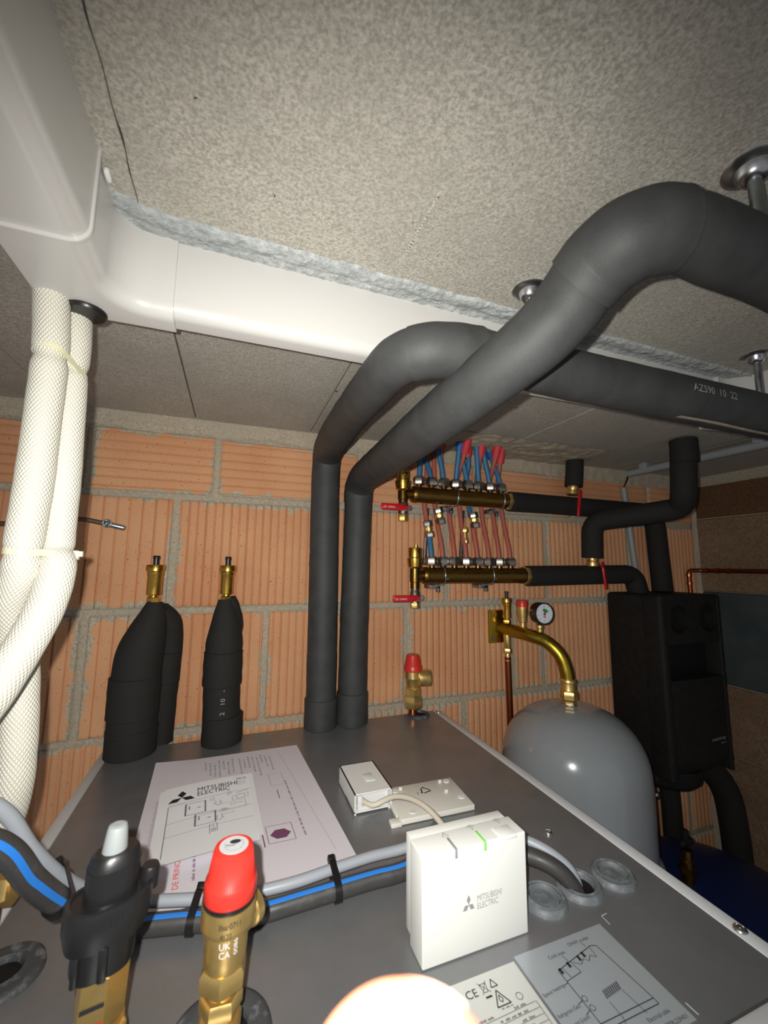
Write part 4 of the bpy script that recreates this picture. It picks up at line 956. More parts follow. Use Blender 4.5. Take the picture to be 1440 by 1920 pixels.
for k in range(30): ink.line((0.012+0.0004*(k % 4), 0.110+k*0.0030), (0.026-0.002*(k % 5), 0.109+k*0.0030), 0.0007)
ink.done('ruled_marks', 'inkgrey', g); ink = Ink(mp)
ink.path([(0.150, 0.118), (0.168, 0.118), (0.168, 0.085), (0.150, 0.085)], 0.0004, True); ink.line((0.155, 0.130), (0.155, 0.152), 0.0012)
ink.done('outline_drawing', 'inkgrey', g)
ink = Ink(mp); ink.scribble(0.1700, 0.110, 0.125, 0.0026, PI/2, 7); ink.done('purple_text_line', 'inkpurple', g); ink = Ink(mp); ink.scribble(0.060, 0.222, 0.042, 0.0030, PI/2, 8); ink.done('purple_text_line', 'inkpurple', g); ink = Ink(mp)
ink.path([(0.130, 0.207), (0.158, 0.207), (0.158, 0.238), (0.130, 0.238)], 0.0006, True); ink.done('purple_frame', 'inkpurple', g); ink = Ink(mp); ink.line((0.1255, 0.208), (0.1255, 0.242), 0.0012)
ink.done('purple_rule', 'inkpurple', g); ink = Ink(mp); ink.poly([(0.133, 0.224), (0.139, 0.216), (0.149, 0.216), (0.155, 0.224), (0.149, 0.232), (0.139, 0.232)])
ink.done('purple_hexagon', 'inkpurple', g)
ink = Ink(lambda u, v: page((0.0465-v)/PW, (0.272-u)/PH, 0.0005)); ink.text('DE PRINCIPE', 0.0, 0.0, 0.0075, 0.0, wid=0.050, slant=0.0); ink.done('red_printing', 'inkred', g)
ink = Ink(mp); ink.line((0.176, 0.02), (0.192, 0.27), 0.0003); ink.done('fold_line', 'inkgrey', g)
# folded leaflet, near edge lifted
O2 = V((-0.0720, 0.6350, 0)); u2 = V((0.998, 0.060, 0)).normalized(); v2 = V((0.06, -0.998, 0)).normalized(); LW, LH = 0.110, 0.158
def leaf(u, v, off=0.0):
    z = T+0.0052+off + 0.013*max(0, v-0.45)**1.5*(1.2-u*0.7) + 0.006*max(0, 0.35-v)**1.5*u + 0.0015*math.sin(PI*u)
    w_ = LW*(1-0.02*v); return O2 + u2*(w_*u+0.0*v) + v2*(LH*v*(0.94+0.06*(1-u))) + V((0, 0, z))
g = sheet_obj('leaflet', 'small folded white leaflet with black logo and line drawings, on top of the larger sheet', 'paper', lambda u, v: leaf(u, v), 22, 26, 'leaflet')
bm = bmesh.new(); sheet(bm, lambda u, v: leaf(u, v*0.99, -0.0022)+V((0.0045, 0.010, 0)), 16, 18); finish(bm, 'under_page', 'leaflet', g, angle=60)
mp = lambda u, v: leaf(u/LW, v/LH, 0.0005)
def flip(f): return lambda u, v: f(u, -v)
ink = Ink(flip(mp)); ink.logo(0.0260, -0.0270, 0.0160, 0, 1.1); ink.text('MITSUBISHI', 0.0440, -0.0200, 0.0135, wid=0.049); ink.text('ELECTRIC', 0.0440, -0.0310, 0.0135, wid=0.039)
ink.text('Wi-Fi', 0.0920, -0.0085, 0.0080, wid=0.0130); ink.done('logo_printing', 'ink', g)
ink = Ink(flip(mp)); lw = 0.0005
for k in range(5): ink.scribble(0.092, -0.0135-k*0.0022, 0.0115, 0.0010, 0, 60+k)
ink.line((0.012, -0.043), (0.110, -0.036), lw); ink.line((0.012, -0.080), (0.108, -0.076), lw); ink.line((0.012, -0.108), (0.107, -0.105), lw); ink.line((0.012, -0.043), (0.012, -0.147), 0.0009); ink.scribble(0.012, -0.041, 0.017, 0.0013, 0, 70)
def unit_icon(u, v, s=1.0):
    ink.path([(u, v), (u+0.020*s, v), (u+0.020*s, v-0.022*s), (u, v-0.022*s)], 0.0008, True); ink.line((u+0.0008, v), (u+0.0008, v-0.022*s), 0.0016); ink.line((u+0.0195*s, v), (u+0.0195*s, v-0.022*s), 0.0016)
    ink.line((u+0.004*s, v-0.005*s), (u+0.004*s, v-0.012*s), 0.0013); ink.line((u+0.012*s, v-0.011*s), (u+0.015*s, v-0.011*s), 0.0016)
unit_icon(0.0310, -0.0460, 1.15); unit_icon(0.0420, -0.0740, 1.15)
for k in range(3): ink.arc((0.056, -0.047), 0.003+0.0025*k, -0.7, 0.7, 0.0005, 8); ink.arc((0.087, -0.040), 0.003+0.0022*k, PI-0.8, PI+0.8, 0.0005, 8); ink.arc((0.0745, -0.080), 0.002+0.0020*k, 0.4, 2.6, 0.0008, 8)
ink.path([(0.090, -0.042), (0.106, -0.038)], 0.0008); ink.path([(0.085, -0.050), (0.105, -0.045), (0.104, -0.055), (0.085, -0.058)], lw, True); ink.arc((0.095, -0.0515), 0.0055, 0, 2*PI, lw)
for (u, v) in ((0.068, -0.052), (0.069, -0.0865)): ink.path([(u-0.0025, v), (u-0.0025, v-0.006), (u-0.005, v-0.006), (u, v-0.012), (u+0.005, v-0.006), (u+0.0025, v-0.006), (u+0.0025, v)], 0.0006)
ink.path([(0.068, -0.0625), (0.100, -0.060), (0.100, -0.078), (0.068, -0.081)], lw, False); ink.line((0.060, -0.0765), (0.068, -0.0755), lw); ink.arc((0.085, -0.0670), 0.0028, 0, 2*PI, lw); ink.line((0.089, -0.0665), (0.097, -0.066), 0.0008)
ink.path([(0.072, -0.084), (0.072, -0.0875), (0.085, -0.0865), (0.085, -0.083)], lw)
ink.path([(0.058, -0.123), (0.058, -0.104), (0.066, -0.103), (0.066, -0.120)], 0.0007); ink.line((0.062, -0.106), (0.062, -0.110), 0.0008)
for k in range(4): ink.line((0.060+k*0.0014, -0.112), (0.060+k*0.0014, -0.120), 0.0006)
ink.done('drawing', 'inkgrey', g)

# ================================================================== WHITE WI-FI BOX AND ITS PARTS
bx0, bx1, by0, by1, bz0, bz1 = 0.1492, 0.2465, 0.3130, 0.3480, T+0.0005, -0.2245
g = thing('wireless_adapter', 'square white box with grey logo and small green light standing on the cabinet top', 'adapter', ((bx0+bx1)/2, by0, T))
bm = bmesh.new(); box(bm, ((bx0+bx1)/2, (by0+by0+0.0235)/2, (bz0+bz1)/2), (bx1-bx0, 0.0235, bz1-bz0), bev=0.0012, seg=3); finish(bm, 'front_cover', 'white', g)
bm = bmesh.new(); box(bm, ((bx0+bx1)/2-0.0006, (by0+0.0235+by1)/2-0.001, (bz0+bz1)/2+0.0016), (bx1-bx0-0.0045, by1-by0-0.0235+0.002, bz1-bz0-0.0050), bev=0.0008); finish(bm, 'back_housing', 'white', g)
mp = flat((bx0, by0, bz0), (1, 0, 0), (0, 0, 1), 0.00025)
ink = Ink(mp); ink.logo(0.0405, 0.0350, 0.0072, 0, 0.85); ink.text('MITSUBISHI', 0.0485, 0.0355, 0.0064, wid=0.0230); ink.text('ELECTRIC', 0.0485, 0.0300, 0.0064, wid=0.0195); ink.done('front_logo', 'logogrey', g)
mpt = flat((bx0, by0, bz1), (1, 0, 0), (0, 1, 0), 0.00025)
ink = Ink(mpt); ink.path([(0.0265, 0.0165), (0.0325, 0.0165), (0.0295, 0.0218)], 0.0005, True); ink.line((0.0295, 0.0180), (0.0295, 0.0202), 0.0006)
for cxx in (0.0560, 0.0830):
    for k in range(4): ink.arc((cxx, 0.0175), 0.0010+0.0014*k, 0.75, PI-0.75, 0.0006, 10)
    ink.arc((cxx-0.0, 0.0170), 0.0005, 0, 2*PI, 0.0005, 8)
ink.done('top_symbols', 'logogrey', g)
def lightpipe(cxx, m, name):
    bm = bmesh.new(); box(bm, (bx0+cxx, by0+0.0070, bz1+0.0001), (0.0022, 0.0150, 0.0009), bev=0.0004); box(bm, (bx0+cxx, by0-0.0001, bz1-0.0032), (0.0022, 0.0009, 0.0064), bev=0.0004); finish(bm, name, m, g)
lightpipe(0.0300, 'ledoff', 'unlit_light'); lightpipe(0.0570, 'led', 'green_light')
bm = bmesh.new(); box(bm, (bx0+0.0800, by0+0.0060, bz1-0.0010), (0.0165, 0.0135, 0.0036), bev=0.0008, seg=2); finish(bm, 'button', 'white', g)
# open connector box
ad = thing('connector_box', 'small open-ended white plastic box with beige cable, behind the square white box', 'box', (0.178, 0.55, T))
ax0, ax1, ay0, ay1, az0, az1 = 0.1545, 0.2030, 0.5140, 0.5900, T+0.002, -0.2785
bm = bmesh.new(); tk = 0.0014
box(bm, ((ax0+ax1)/2, (ay0+ay1)/2, az1-tk/2), (ax1-ax0, ay1-ay0, tk)); box(bm, (ax0+tk/2, (ay0+ay1)/2, (az0+az1)/2), (tk, ay1-ay0, az1-az0)); box(bm, (ax1-tk/2, (ay0+ay1)/2, (az0+az1)/2), (tk, ay1-ay0, az1-az0)); box(bm, ((ax0+ax1)/2, ay1-tk/2, (az0+az1)/2), (ax1-ax0, tk, az1-az0)); box(bm, ((ax0+ax1)/2, (ay0+ay1)/2, az0+tk/2), (ax1-ax0, ay1-ay0, tk))
box(bm, (ax0+0.0012, ay0+0.001, T+0.0012), (0.0022, 0.002, 0.0024)); box(bm, (ax1-0.0030, ay0+0.001, T+0.0012), (0.0022, 0.002, 0.0024))
finish(bm, 'shell', 'white', ad, smooth=False)
bm = bmesh.new(); box(bm, ((ax0+ax1)/2, ay0+0.012, (az0+az1)/2), (ax1-ax0-0.003, 0.002, az1-az0-0.003)); box(bm, ((ax0+ax1)/2, ay0+0.004, az0+0.0035), (ax1-ax0-0.010, 0.004, 0.0035)); box(bm, (ax0+0.008, ay0+0.006, (az0+az1)/2), (0.006, 0.006, 0.012), bev=0.001); finish(bm, 'inner_frame', 'whitein', ad)
bm = bmesh.new(); box(bm, (0.1835, 0.5480, az1+0.0001), (0.0125, 0.0200, 0.0008), bev=0.0003)
finish(bm, 'raised_window', 'white', ad)
tag(tube_obj('adapter_cable', [(0.1670, 0.526, -0.2915), (0.1690, 0.516, -0.2905), (0.1760, 0.507, -0.2905), (0.1860, 0.503, -0.2860), (0.1960, 0.492, -0.2770), (0.2060, 0.470, -0.2690), (0.2130, 0.440, -0.2640), (0.2160, 0.410, -0.2640), (0.2150, 0.380, -0.2660), (0.2130, 0.349, -0.268)], 0.0030, 'beigecable', n=20, step=0.004), 'beige cable looping from the open white box to the square white box', 'cable')
# loose back plate
pl_ = thing('mounting_plate', 'flat white plastic back plate with black recycling mark lying on the cabinet top', 'plate', (0.253, 0.506, T))
o = V((0.2005, 0.4765, T+0.0015)); u_ = V((0.999, -0.02, 0)).normalized(); v_ = V((0.055, 0.998, 0)).normalized(); Wp, Hp = 0.098, 0.068
bm = bmesh.new(); R3 = Matrix((u_, v_, V((0, 0, 1)))).transposed(); box(bm, o+u_*Wp/2+v_*Hp/2+V((0, 0, 0.0025)), (Wp, Hp, 0.0062), rot=R3, bev=0.0006)
finish(bm, 'plate', 'offwhite', pl_)
for a, b, h in ((0.020, 0.060, 0.004), (0.078, 0.060, 0.004), (0.076, 0.036, 0.004)):
    bm = bmesh.new(); box(bm, o+u_*a+v_*b+V((0, 0, 0.0070)), (0.0045, 0.0030, h), rot=R3, bev=0.0004); finish(bm, 'clip', 'offwhite', pl_)
for a, b in ((0.012, 0.058), (0.088, 0.060), (0.090, 0.020), (0.018, 0.010)):
    bm = bmesh.new(); lathe(bm, [(0.0044, 0), (0.0042, 0.0008), (0.0, 0.0009)], o+u_*a+v_*b+V((0, 0, 0.0056)), n=20); finish(bm, 'boss', 'white', pl_)
bm = bmesh.new(); box(bm, o+u_*-0.006+v_*0.004+V((0, 0, 0.0010)), (0.014, 0.011, 0.0055), rot=R3, bev=0.0015); box(bm, o+u_*0.006+v_*0.028+V((0, 0, 0.0010)), (0.016, 0.030, 0.0050), rot=R3, bev=0.0015); finish(bm, 'hinge_tab', 'offwhite', pl_)
ink = Ink(flat(o+V((0, 0, 0.0057)), u_, v_, 0.0002))
for k in range(3):
    a = PI/2+k*2*PI/3+0.3; c_ = (0.0505, 0.0480); p = [(c_[0]+0.0068*math.cos(a+d), c_[1]+0.0068*math.sin(a+d)) for d in (0.22, 2*PI/3-0.22)]; ink.line(p[0], p[1], 0.0017)
    q = p[1]; ink.poly([(q[0]+0.0022*math.cos(a+t_), q[1]+0.0022*math.sin(a+t_)) for t_ in (0.6, 2.6, 4.6)])
ink.text('>ABS<', 0.0390, 0.0400, 0.0030, PI/2-0.2); ink.done('recycling_mark', 'ink', pl_)

# ================================================================== HEATING MANIFOLDS
order = ['leftmost', 'second', 'third', 'fourth', 'fifth', 'sixth', 'seventh', 'rightmost']
def manifold(x0, x1, y, z, outs, clamps, vx, vz_top, vz_bot, hz, label, handle_w):
    g = thing('heating_manifold', label, 'manifold', (x0, y, z))
    bm = bmesh.new(); r = 0.0172
    lathe(bm, [(0.010, -0.016), (0.010, -0.004), (0.0155, -0.004), (0.0182, 0.0), (0.0184, 0.006), (0.0168, 0.008), (r, 0.010), (r, (x1-x0)-0.020), (0.0182, (x1-x0)-0.018), (0.0182, (x1-x0)-0.006), (0.0160, (x1-x0)-0.004), (0.0160, (x1-x0)+0.004)], (x0, y, z), (1, 0, 0), n=44)
    for ox in outs: lathe(bm, [(0.0062, r*0.8), (0.0062, 0.0240)], (ox, y, z), n=18)
    finish(bm, 'bar', 'brassdk', g)
    bm = bmesh.new(); hexnut(bm, (x1-0.004, y, z), (1, 0, 0), 0.038, 0.010, 0.2); finish(bm, 'end_nut', 'brass', g)
    for k, ox in enumerate(outs):
        bm = bmesh.new(); zz = z+0.0305; hexnut(bm, (ox, y, zz), (0, 0, 1), 0.0228, 0.0170, 0.5+0.35*k, 0.15); lathe(bm, [(0.0092, 0.0082), (0.0088, 0.0100), (0.0060, 0.0105)], (ox, y, zz), n=20); finish(bm, 'nut', 'nut', g)
    for cx_ in clamps:
        bm = bmesh.new(); ring = []
        for i in range(17):
            a = -PI/2-PI*0.55*2*(i/16-0.5)*1.4
            ring.append(V((cx_, y+math.sin(a)*(r+0.002), z+math.cos(a)*(r+0.002)))) if False else ring.append(V((cx_, y-math.sin(PI*i/16)*(r+0.002), z+math.cos(PI*i/16)*(r+0.0025))))
        ring = [V((cx_, y+0.020, z+r+0.003))]+ring+[V((cx_, y+0.020, z-r-0.003))]
        tube(bm, ring, 0.0016, 10); lathe(bm, [(0.003, -0.004), (0.003, 0.004)], (cx_+0.004, y-0.016, z-0.006), (1, 0, 0), n=12)
        finish(bm, 'clamp', 'zinc', g)
        bm = bmesh.new(); box(bm, (cx_-0.012, y+0.022, z-0.024), (0.024, 0.030, 0.009), bev=0.001); box(bm, (cx_-0.003, y+0.012, z-0.030), (0.006, 0.010, 0.012), bev=0.001); finish(bm, 'bracket', 'zinc', g)
    # end tee with vent above and drain valve below
    bm = bmesh.new(); lathe(bm, [(0.0095, vz_bot+0.040), (0.0095, z-0.014), (0.0110, z-0.013), (0.0110, z+0.016), (0.0085, z+0.018), (0.0085, vz_top-0.046)], (vx, y, 0), n=30); lathe(bm, [(0.0085, 0), (0.0085, x0-0.010-vx)], (vx, y, z), (1, 0, 0), n=24); finish(bm, 'end_tee', 'brassdk', g)
    bm = bmesh.new(); lathe(bm, [(0.0105, vz_top-0.048), (0.0150, vz_top-0.044), (0.0165, vz_top-0.034), (0.0172, vz_top-0.026), (0.0142, vz_top-0.024), (0.0148, vz_top-0.006), (0.0142, vz_top-0.004), (0, vz_top-0.004)], (vx, y, 0), n=36); 
    lathe(bm, [(0.0035, 0), (0.0035, 0.006), (0, 0.006)], (vx+0.001, y-0.004, vz_top-0.004), n=12)
    vt = finish(bm, 'air_vent', 'brasspol', g)
    bm = bmesh.new(); lathe(bm, [(0.0030, 0), (0.0032, 0.006), (0, 0.006)], (vx+0.001, y-0.0125, vz_top-0.013), (0, -1, 0.2), n=14); finish(bm, 'vent_screw', 'blkplastic', vt)
    bm = bmesh.new(); lathe(bm, [(0.0085, hz-0.012), (0.0105, hz-0.010), (0.0105, hz+0.012), (0.0090, hz+0.014), (0.0090, vz_bot+0.046)], (vx, y, 0), n=28); dv = finish(bm, 'drain_valve', 'nut', g)
    bm = bmesh.new(); hexnut(bm, (vx, y, vz_bot+0.007), (0, 0, 1), 0.018, 0.015, 0.5, 0.1); finish(bm, 'drain_cap', 'brass', dv)
    bm = bmesh.new(); lathe(bm, [(0.0062, 0), (0.0062, 0.006), (0.004, 0.010), (0, 0.010)], (vx+0.0015, y-0.010, hz), (0, -1, 0), n=20); hexnut(bm, (vx+0.008, y-0.014, hz+0.001), (0, -1, 0), 0.011, 0.005); finish(bm, 'valve_stem', 'chrome', dv)
    bm = bmesh.new(); hx0 = vx-handle_w; box(bm, ((hx0+vx-0.006)/2, y-0.021, hz+0.0005), (vx-0.006-hx0, 0.0050, 0.0135), bev=0.0024, seg=3); box(bm, (vx-0.004, y-0.020, hz+0.0005), (0.014, 0.004, 0.008), bev=0.001); h = finish(bm, 'red_handle', 'redlever', dv)
    ink = Ink(flat((hx0+0.005, y-0.0236, hz-0.002), (1, 0, 0), (0, 0, 1), 0.0004)); ink.text('CE', 0.0, 0, 0.0055, wid=0.006); ink.text('CIPRO', 0.009, 0, 0.0050, wid=0.016); 
    me = ink.done('lettering', 'panel', dv)
    return g
uo = [0.371+i*(0.583-0.371)/7 for i in range(8)]; lo = [0.401, 0.428, 0.456, 0.486, 0.516, 0.546, 0.573, 0.604]
MU = manifold(0.357, 0.604, 0.790, 0.151, uo, (0.458, 0.580), 0.333, 0.204, 0.092, 0.1175, 'upper brass heating manifold with blue tubes, high on the brick wall', 0.057)
ML = manifold(0.382, 0.648, 0.790, -0.022, lo, (0.424, 0.546), 0.361, 0.040, -0.089, -0.068, 'lower brass heating manifold with pink-red tubes, on the brick wall', 0.058)
# blue tubes of the upper manifold, to the ceiling
btop = [(0.396, 0.822), (0.420, 0.822), (0.428, 0.800), (0.441, 0.752), (0.505, 0.800), (0.522, 0.775), (0.540, 0.785), (0.566, 0.822)]
midb = [(0.376, 0.797), (0.4, 0.812), (0.434, 0.797), (0.456, 0.783), (0.494, 0.796), (0.520, 0.789), (0.545, 0.79), (0.575, 0.795)]
btop = [(0.3790, 0.795), (0.3900, 0.822), (0.4180, 0.795), (0.4620, 0.768), (0.4750, 0.795), (0.5080, 0.775), (0.5280, 0.782), (0.5680, 0.812)]
for k in range(8):
    ox = uo[k]; tx, ty = btop[k]
    g = thing('heating_tube', 'blue heating tube, %s along the upper manifold' % order[k], 'tube', (ox, 0.79, 0.185), 'blue tubes rising from the upper manifold')
    tube_obj('tube', [(ox, 0.790, 0.180), (ox+(tx-ox)*0.22, 0.790+(ty-0.79)*0.2, 0.208), (ox+(tx-ox)*0.62, 0.790+(ty-0.79)*0.6, 0.240), (tx, ty, ZC+0.002)], 0.0056, 'bluetube', g, n=18)
    if k in (3, 4, 6, 7):
        bm = bmesh.new(); a = V((tx, ty, ZC)); d = V((ox+(tx-ox)*0.62, 0.790+(ty-0.79)*0.6, 0.240))-a; lathe(bm, [(0.0088, -0.002), (0.0090, 0.018+0.003*(k % 2)), (0.0072, 0.0185+0.003*(k % 2))], a, d, n=22); finish(bm, 'sleeve', 'bluesleeve', g)
# red tubes of the lower manifold, passing behind the upper one
rmid = [0.399, 0.425, 0.460, 0.489, 0.514, 0.548, 0.580, 0.606]
rtop = [(0.4120, 0.829), (0.4240, 0.823), (0.4280, 0.795), (0.4720, 0.752), (0.4960, 0.790), (0.5200, 0.770), (0.5600, 0.765), (0.5840, 0.785)]
for k in range(8):
    ox = lo[k]; mx_ = rmid[k]; tx, ty = rtop[k]
    g = thing('heating_tube', 'pinkish red heating tube, %s along the lower manifold' % order[k], 'tube', (ox, 0.79, 0.012), 'red tubes rising from the lower manifold')
    pts = [(ox, 0.790, 0.006), (ox-(ox-mx_)*0.25, 0.795, 0.040), (ox-(ox-mx_)*0.7, 0.812, 0.095), (mx_, 0.822, 0.140), (mx_*0.6+tx*0.4, 0.822, 0.190), (tx*0.8+mx_*0.2, 0.6*ty+0.4*0.822, 0.238), (tx, ty, ZC+0.002)]
    if k == 0:
        tube_obj('lower_length', [pts[0], pts[1], (0.4000, 0.802, 0.070)], 0.0056, 'bluetube', g, n=18); tube_obj('upper_length', [(0.3970, 0.806, 0.088), pts[2], pts[3], pts[4], pts[5], pts[6]], 0.0056, 'redtube', g, n=18)
    elif k == 4:
        tube_obj('lower_length', [pts[0], pts[1], (0.5140, 0.806, 0.092)], 0.0056, 'redtube', g, n=18); tube_obj('upper_length', [(0.5130, 0.812, 0.112), pts[3], pts[4], (0.512, 0.815, 0.238), (0.5, 0.80, ZC)], 0.0056, 'bluetube', g, n=18)
    else: tube_obj('tube', pts, 0.0052, 'redtube', g, n=18)
    if k in (2, 3, 4, 5, 6, 7):
        bm = bmesh.new(); a = V((tx, ty, ZC)); d = V(pts[5])-a; Ls = (0, 0, 0.016, 0.032, 0.028, 0.030, 0.030, 0.036)[k]
        lathe(bm, [(0.0095, -0.002), (0.0097, Ls*0.5), (0.0092, Ls), (0.0072, Ls+0.0005)], a, d, n=22); finish(bm, 'sleeve', 'redsleeve', g)
    if k in (0, 1, 4):
        c1, c2 = {0: ((0.3965, 0.800, 0.0900), (0.4000, 0.798, 0.0660)), 1: ((0.4225, 0.800, 0.1200), (0.4270, 0.798, 0.0970)), 4: ((0.5125, 0.800, 0.1140), (0.5160, 0.798, 0.0920))}[k]
        c1, c2 = V(c1), V(c2); d = c1-c2; bm = bmesh.new(); hexnut(bm, c1, d, 0.0180, 0.0135, 0.4, 0.15); hexnut(bm, c2, d, 0.0180, 0.0135, 0.7, 0.15); cp = finish(bm, 'coupling', 'nut', g)
        bm = bmesh.new(); hexnut(bm, (c1+c2)/2, d, 0.0140, 0.007, 0.4); lathe(bm, [(0.0072, -0.006), (0.0072, 0.006)], (c1+c2)/2, d, n=18); finish(bm, 'coupling_core', 'brass', cp)
    if k == 3:
        bm = bmesh.new(); c = V((0.4900, 0.800, 0.068)); d = V((0.0, 0.15, 1)); hexnut(bm, c+V((0, 0, 0.012)), d, 0.0130, 0.0120, 0.4); hexnut(bm, c-V((0, 0, 0.013)), d, 0.0135, 0.0130, 0.4); lathe(bm, [(0.0050, -0.012), (0.0050, 0.012)], c, d, n=18); finish(bm, 'coupling', 'brass', g)
# upright fixing rails between the manifolds
for xx in (0.4095, 0.503):
    g = thing('bracket_rail', 'thin zinc bracket rail behind the tubes, %s of the two between the manifolds' % ('left' if xx < 0.45 else 'right'), 'bracket', (xx, 0.84, 0.06))
    bm = bmesh.new(); box(bm, (xx, 0.836, 0.065), (0.007, 0.008, 0.130), rot=Matrix.Rotation(0.06, 3, 'Y'), bev=0.001); finish(bm, 'rail', 'zinc', g)
    bm = bmesh.new(); lathe(bm, [(0.004, 0), (0.0035, 0.003), (0, 0.003)], (xx+0.001, 0.832, 0.075), (0, -1, 0), n=12); finish(bm, 'screw', 'chrome', g)

# ================================================================== INSULATED PIPES TO THE PUMP GROUP
def red_lever(parent, c, d, L=0.050, w=0.011):
    c, d = V(c), V(d).normalized(); bm = bmesh.new(); R = Matrix.Identity(3)
    nrm = V((0.35, -0.93, 0)).normalized(); side = d.cross(nrm).normalized(); R = Matrix((side, nrm, d)).transposed()
    box(bm, c+d*(L*0.55), (w, 0.0050, L*0.90), rot=R, bev=0.0023, seg=3); box(bm, c+d*0.002+nrm*-0.002+side*-0.003, (w*0.85, 0.004, 0.016), rot=Matrix((side, nrm, d)).transposed() @ Matrix.Rotation(0.5, 3, 'Y'), bev=0.0015)
    return finish(bm, 'red_lever', 'redlever', parent)
g = thing('insulated_pipe', 'black insulated pipe from the upper manifold that turns down into the pump group', 'pipe', (0.62, 0.79, 0.151))
bm = bmesh.new(); tube(bm, fillet([(0.606, 0.790, 0.151), (0.700, 0.800, 0.153), (1.100, 0.800, 0.151), (1.092, 0.786, -0.064)], 0.05, 10), lambda s, L: 0.0235+0.0015*min(1, max(0, (s-0.36)/0.1))+0.0008*noise.noise(V((s*30, 2, 2))), 32); finish(bm, 'insulation', 'foamdk', g, angle=60)
bm = bmesh.new(); lathe(bm, [(0.0130, -0.012), (0.0150, -0.010), (0.0150, -0.002), (0.0120, 0), (0.0135, 0.004), (0.0135, 0.012), (0.0120, 0.016)], (0.8080, 0.797, 0.193), (0.12, -0.05, 1), n=28); vv = finish(bm, 'ball_valve', 'brass', g)
red_lever(g, (0.7860, 0.752, 0.182), (-0.15, 0, -1), 0.062)
g = thing('insulated_pipe', 'short black insulated pipe stub from the ceiling down to the upper ball valve', 'pipe', (0.80, 0.775, ZC))
bm = bmesh.new(); tube(bm, [V((0.8100, 0.796, 0.204)), V((0.8140, 0.795, 0.237)), V((0.8170, 0.794, ZC-0.001))], lambda s, L: 0.0215+0.0006*noise.noise(V((s*90, 1, 7))), 28); finish(bm, 'insulation', 'foamdk', g)
g = thing('insulated_pipe', 'black insulated pipe from the lower manifold bending down into the pump group', 'pipe', (0.65, 0.79, -0.022))
bm = bmesh.new(); tube(bm, fillet([(0.650, 0.790, -0.023), (0.985, 0.785, -0.018), (0.998, 0.782, -0.072)], 0.045, 10), lambda s, L: 0.0238+0.0008*noise.noise(V((s*30, 5, 2))), 32); finish(bm, 'insulation', 'foamdk', g, angle=60)
bm = bmesh.new(); lathe(bm, [(0.0130, -0.012), (0.0150, -0.010), (0.0150, -0.002), (0.0120, 0), (0.0135, 0.004), (0.0135, 0.012), (0.0120, 0.016)], (0.842, 0.779, 0.012), (0.0, -0.0, 1), n=28); finish(bm, 'ball_valve', 'brass', g)
red_lever(g, (0.845, 0.752, 0.006), (0.12, 0, -1), 0.060)
g = thing('insulated_pipe', 'black insulated pipe with two bends, from the lower ball valve up to the ceiling', 'pipe', (0.84, 0.779, 0.03))
bm = bmesh.new(); tube(bm, fillet([(0.842, 0.779, 0.022), (0.840, 0.772, 0.112), (0.935, 0.615, 0.131), (0.905, 0.588, 0.16), (0.897, 0.575, ZC-0.004)], 0.030, 10), lambda s, L: 0.0245+0.0006*noise.noise(V((s*40, 5, 8))), 32); finish(bm, 'insulation', 'foamdk', g, angle=60)
sleeve(g, (0.899, 0.576, 0.222), (0.897, 0.575, ZC-0.003), 0.0258, m='foamdk')
# pump group
g = thing('pump_group', 'black insulated pump group box with two round openings hanging in the right corner', 'pump unit', (1.05, 0.85, -0.5))
px0, px1, py0, py1, pz1, pz0 = 0.945, 1.158, 0.690, 0.838, -0.066, -0.500
bm = bmesh.new(); n = 26
def shell_sec(z):
    t_ = (z-pz0)/(pz1-pz0); bul = 0.0
    inset = 0.030*max(0, 1-t_/0.10)**1.6
    return inset
box(bm, ((px0+px1)/2, (py0+0.040+py1)/2, (pz0+pz1)/2), (px1-px0, py1-py0-0.040, pz1-pz0), bev=0.010, seg=4)
finish(bm, 'back_shell', 'epp', g, angle=50)
# front shell with recesses: frame pieces around openings
fy0, fy1 = py0, py0+0.030
bm = bmesh.new(); cxs = (px0+0.064, px1-0.044); zc_ = pz1-0.058; rr_ = 0.033; zt_ = pz1-0.002; zb_ = pz1-0.115
# plate with two round holes
def holed(bm, x0, x1, z0, z1, c, r, y0, y1, n=40):
    outer = []; inner = []
    for i in range(n):
        a = 2*PI*i/n; dx, dz = math.cos(a), math.sin(a); s = min((x1-c[0])/dx if dx > 1e-9 else 1e9, (x0-c[0])/dx if dx < -1e-9 else 1e9, (z1-c[1])/dz if dz > 1e-9 else 1e9, (z0-c[1])/dz if dz < -1e-9 else 1e9)
        outer.append((c[0]+dx*s, c[1]+dz*s)); inner.append((c[0]+dx*r, c[1]+dz*r))
    vo = [bm.verts.new((x, y0, z)) for x, z in outer]; vi = [bm.verts.new((x, y0, z)) for x, z in inner]
    vm = [bm.verts.new((c[0]+(x-c[0])*1.08, y0-0.0, c[1]+(z-c[1])*1.08)) for x, z in inner]; vb = [bm.verts.new((x, y1, z)) for x, z in inner]
    for i in range(n):
        j = (i+1) % n; bm.faces.new((vo[i], vo[j], vm[j], vm[i])); bm.faces.new((vm[i], vm[j], vi[j], vi[i])); bm.faces.new((vi[i], vi[j], vb[j], vb[i]))
    return outer
xm = (cxs[0]+cxs[1])/2
holed(bm, px0+0.010, xm, zb_, zt_-0.006, (cxs[0], zc_), rr_, fy0+0.001, fy1+0.010); holed(bm, xm, px1-0.006, zb_, zt_-0.006, (cxs[1], zc_), rr_, fy0+0.001, fy1+0.010)
finish(bm, 'gauge_plate', 'epp', g, angle=30)
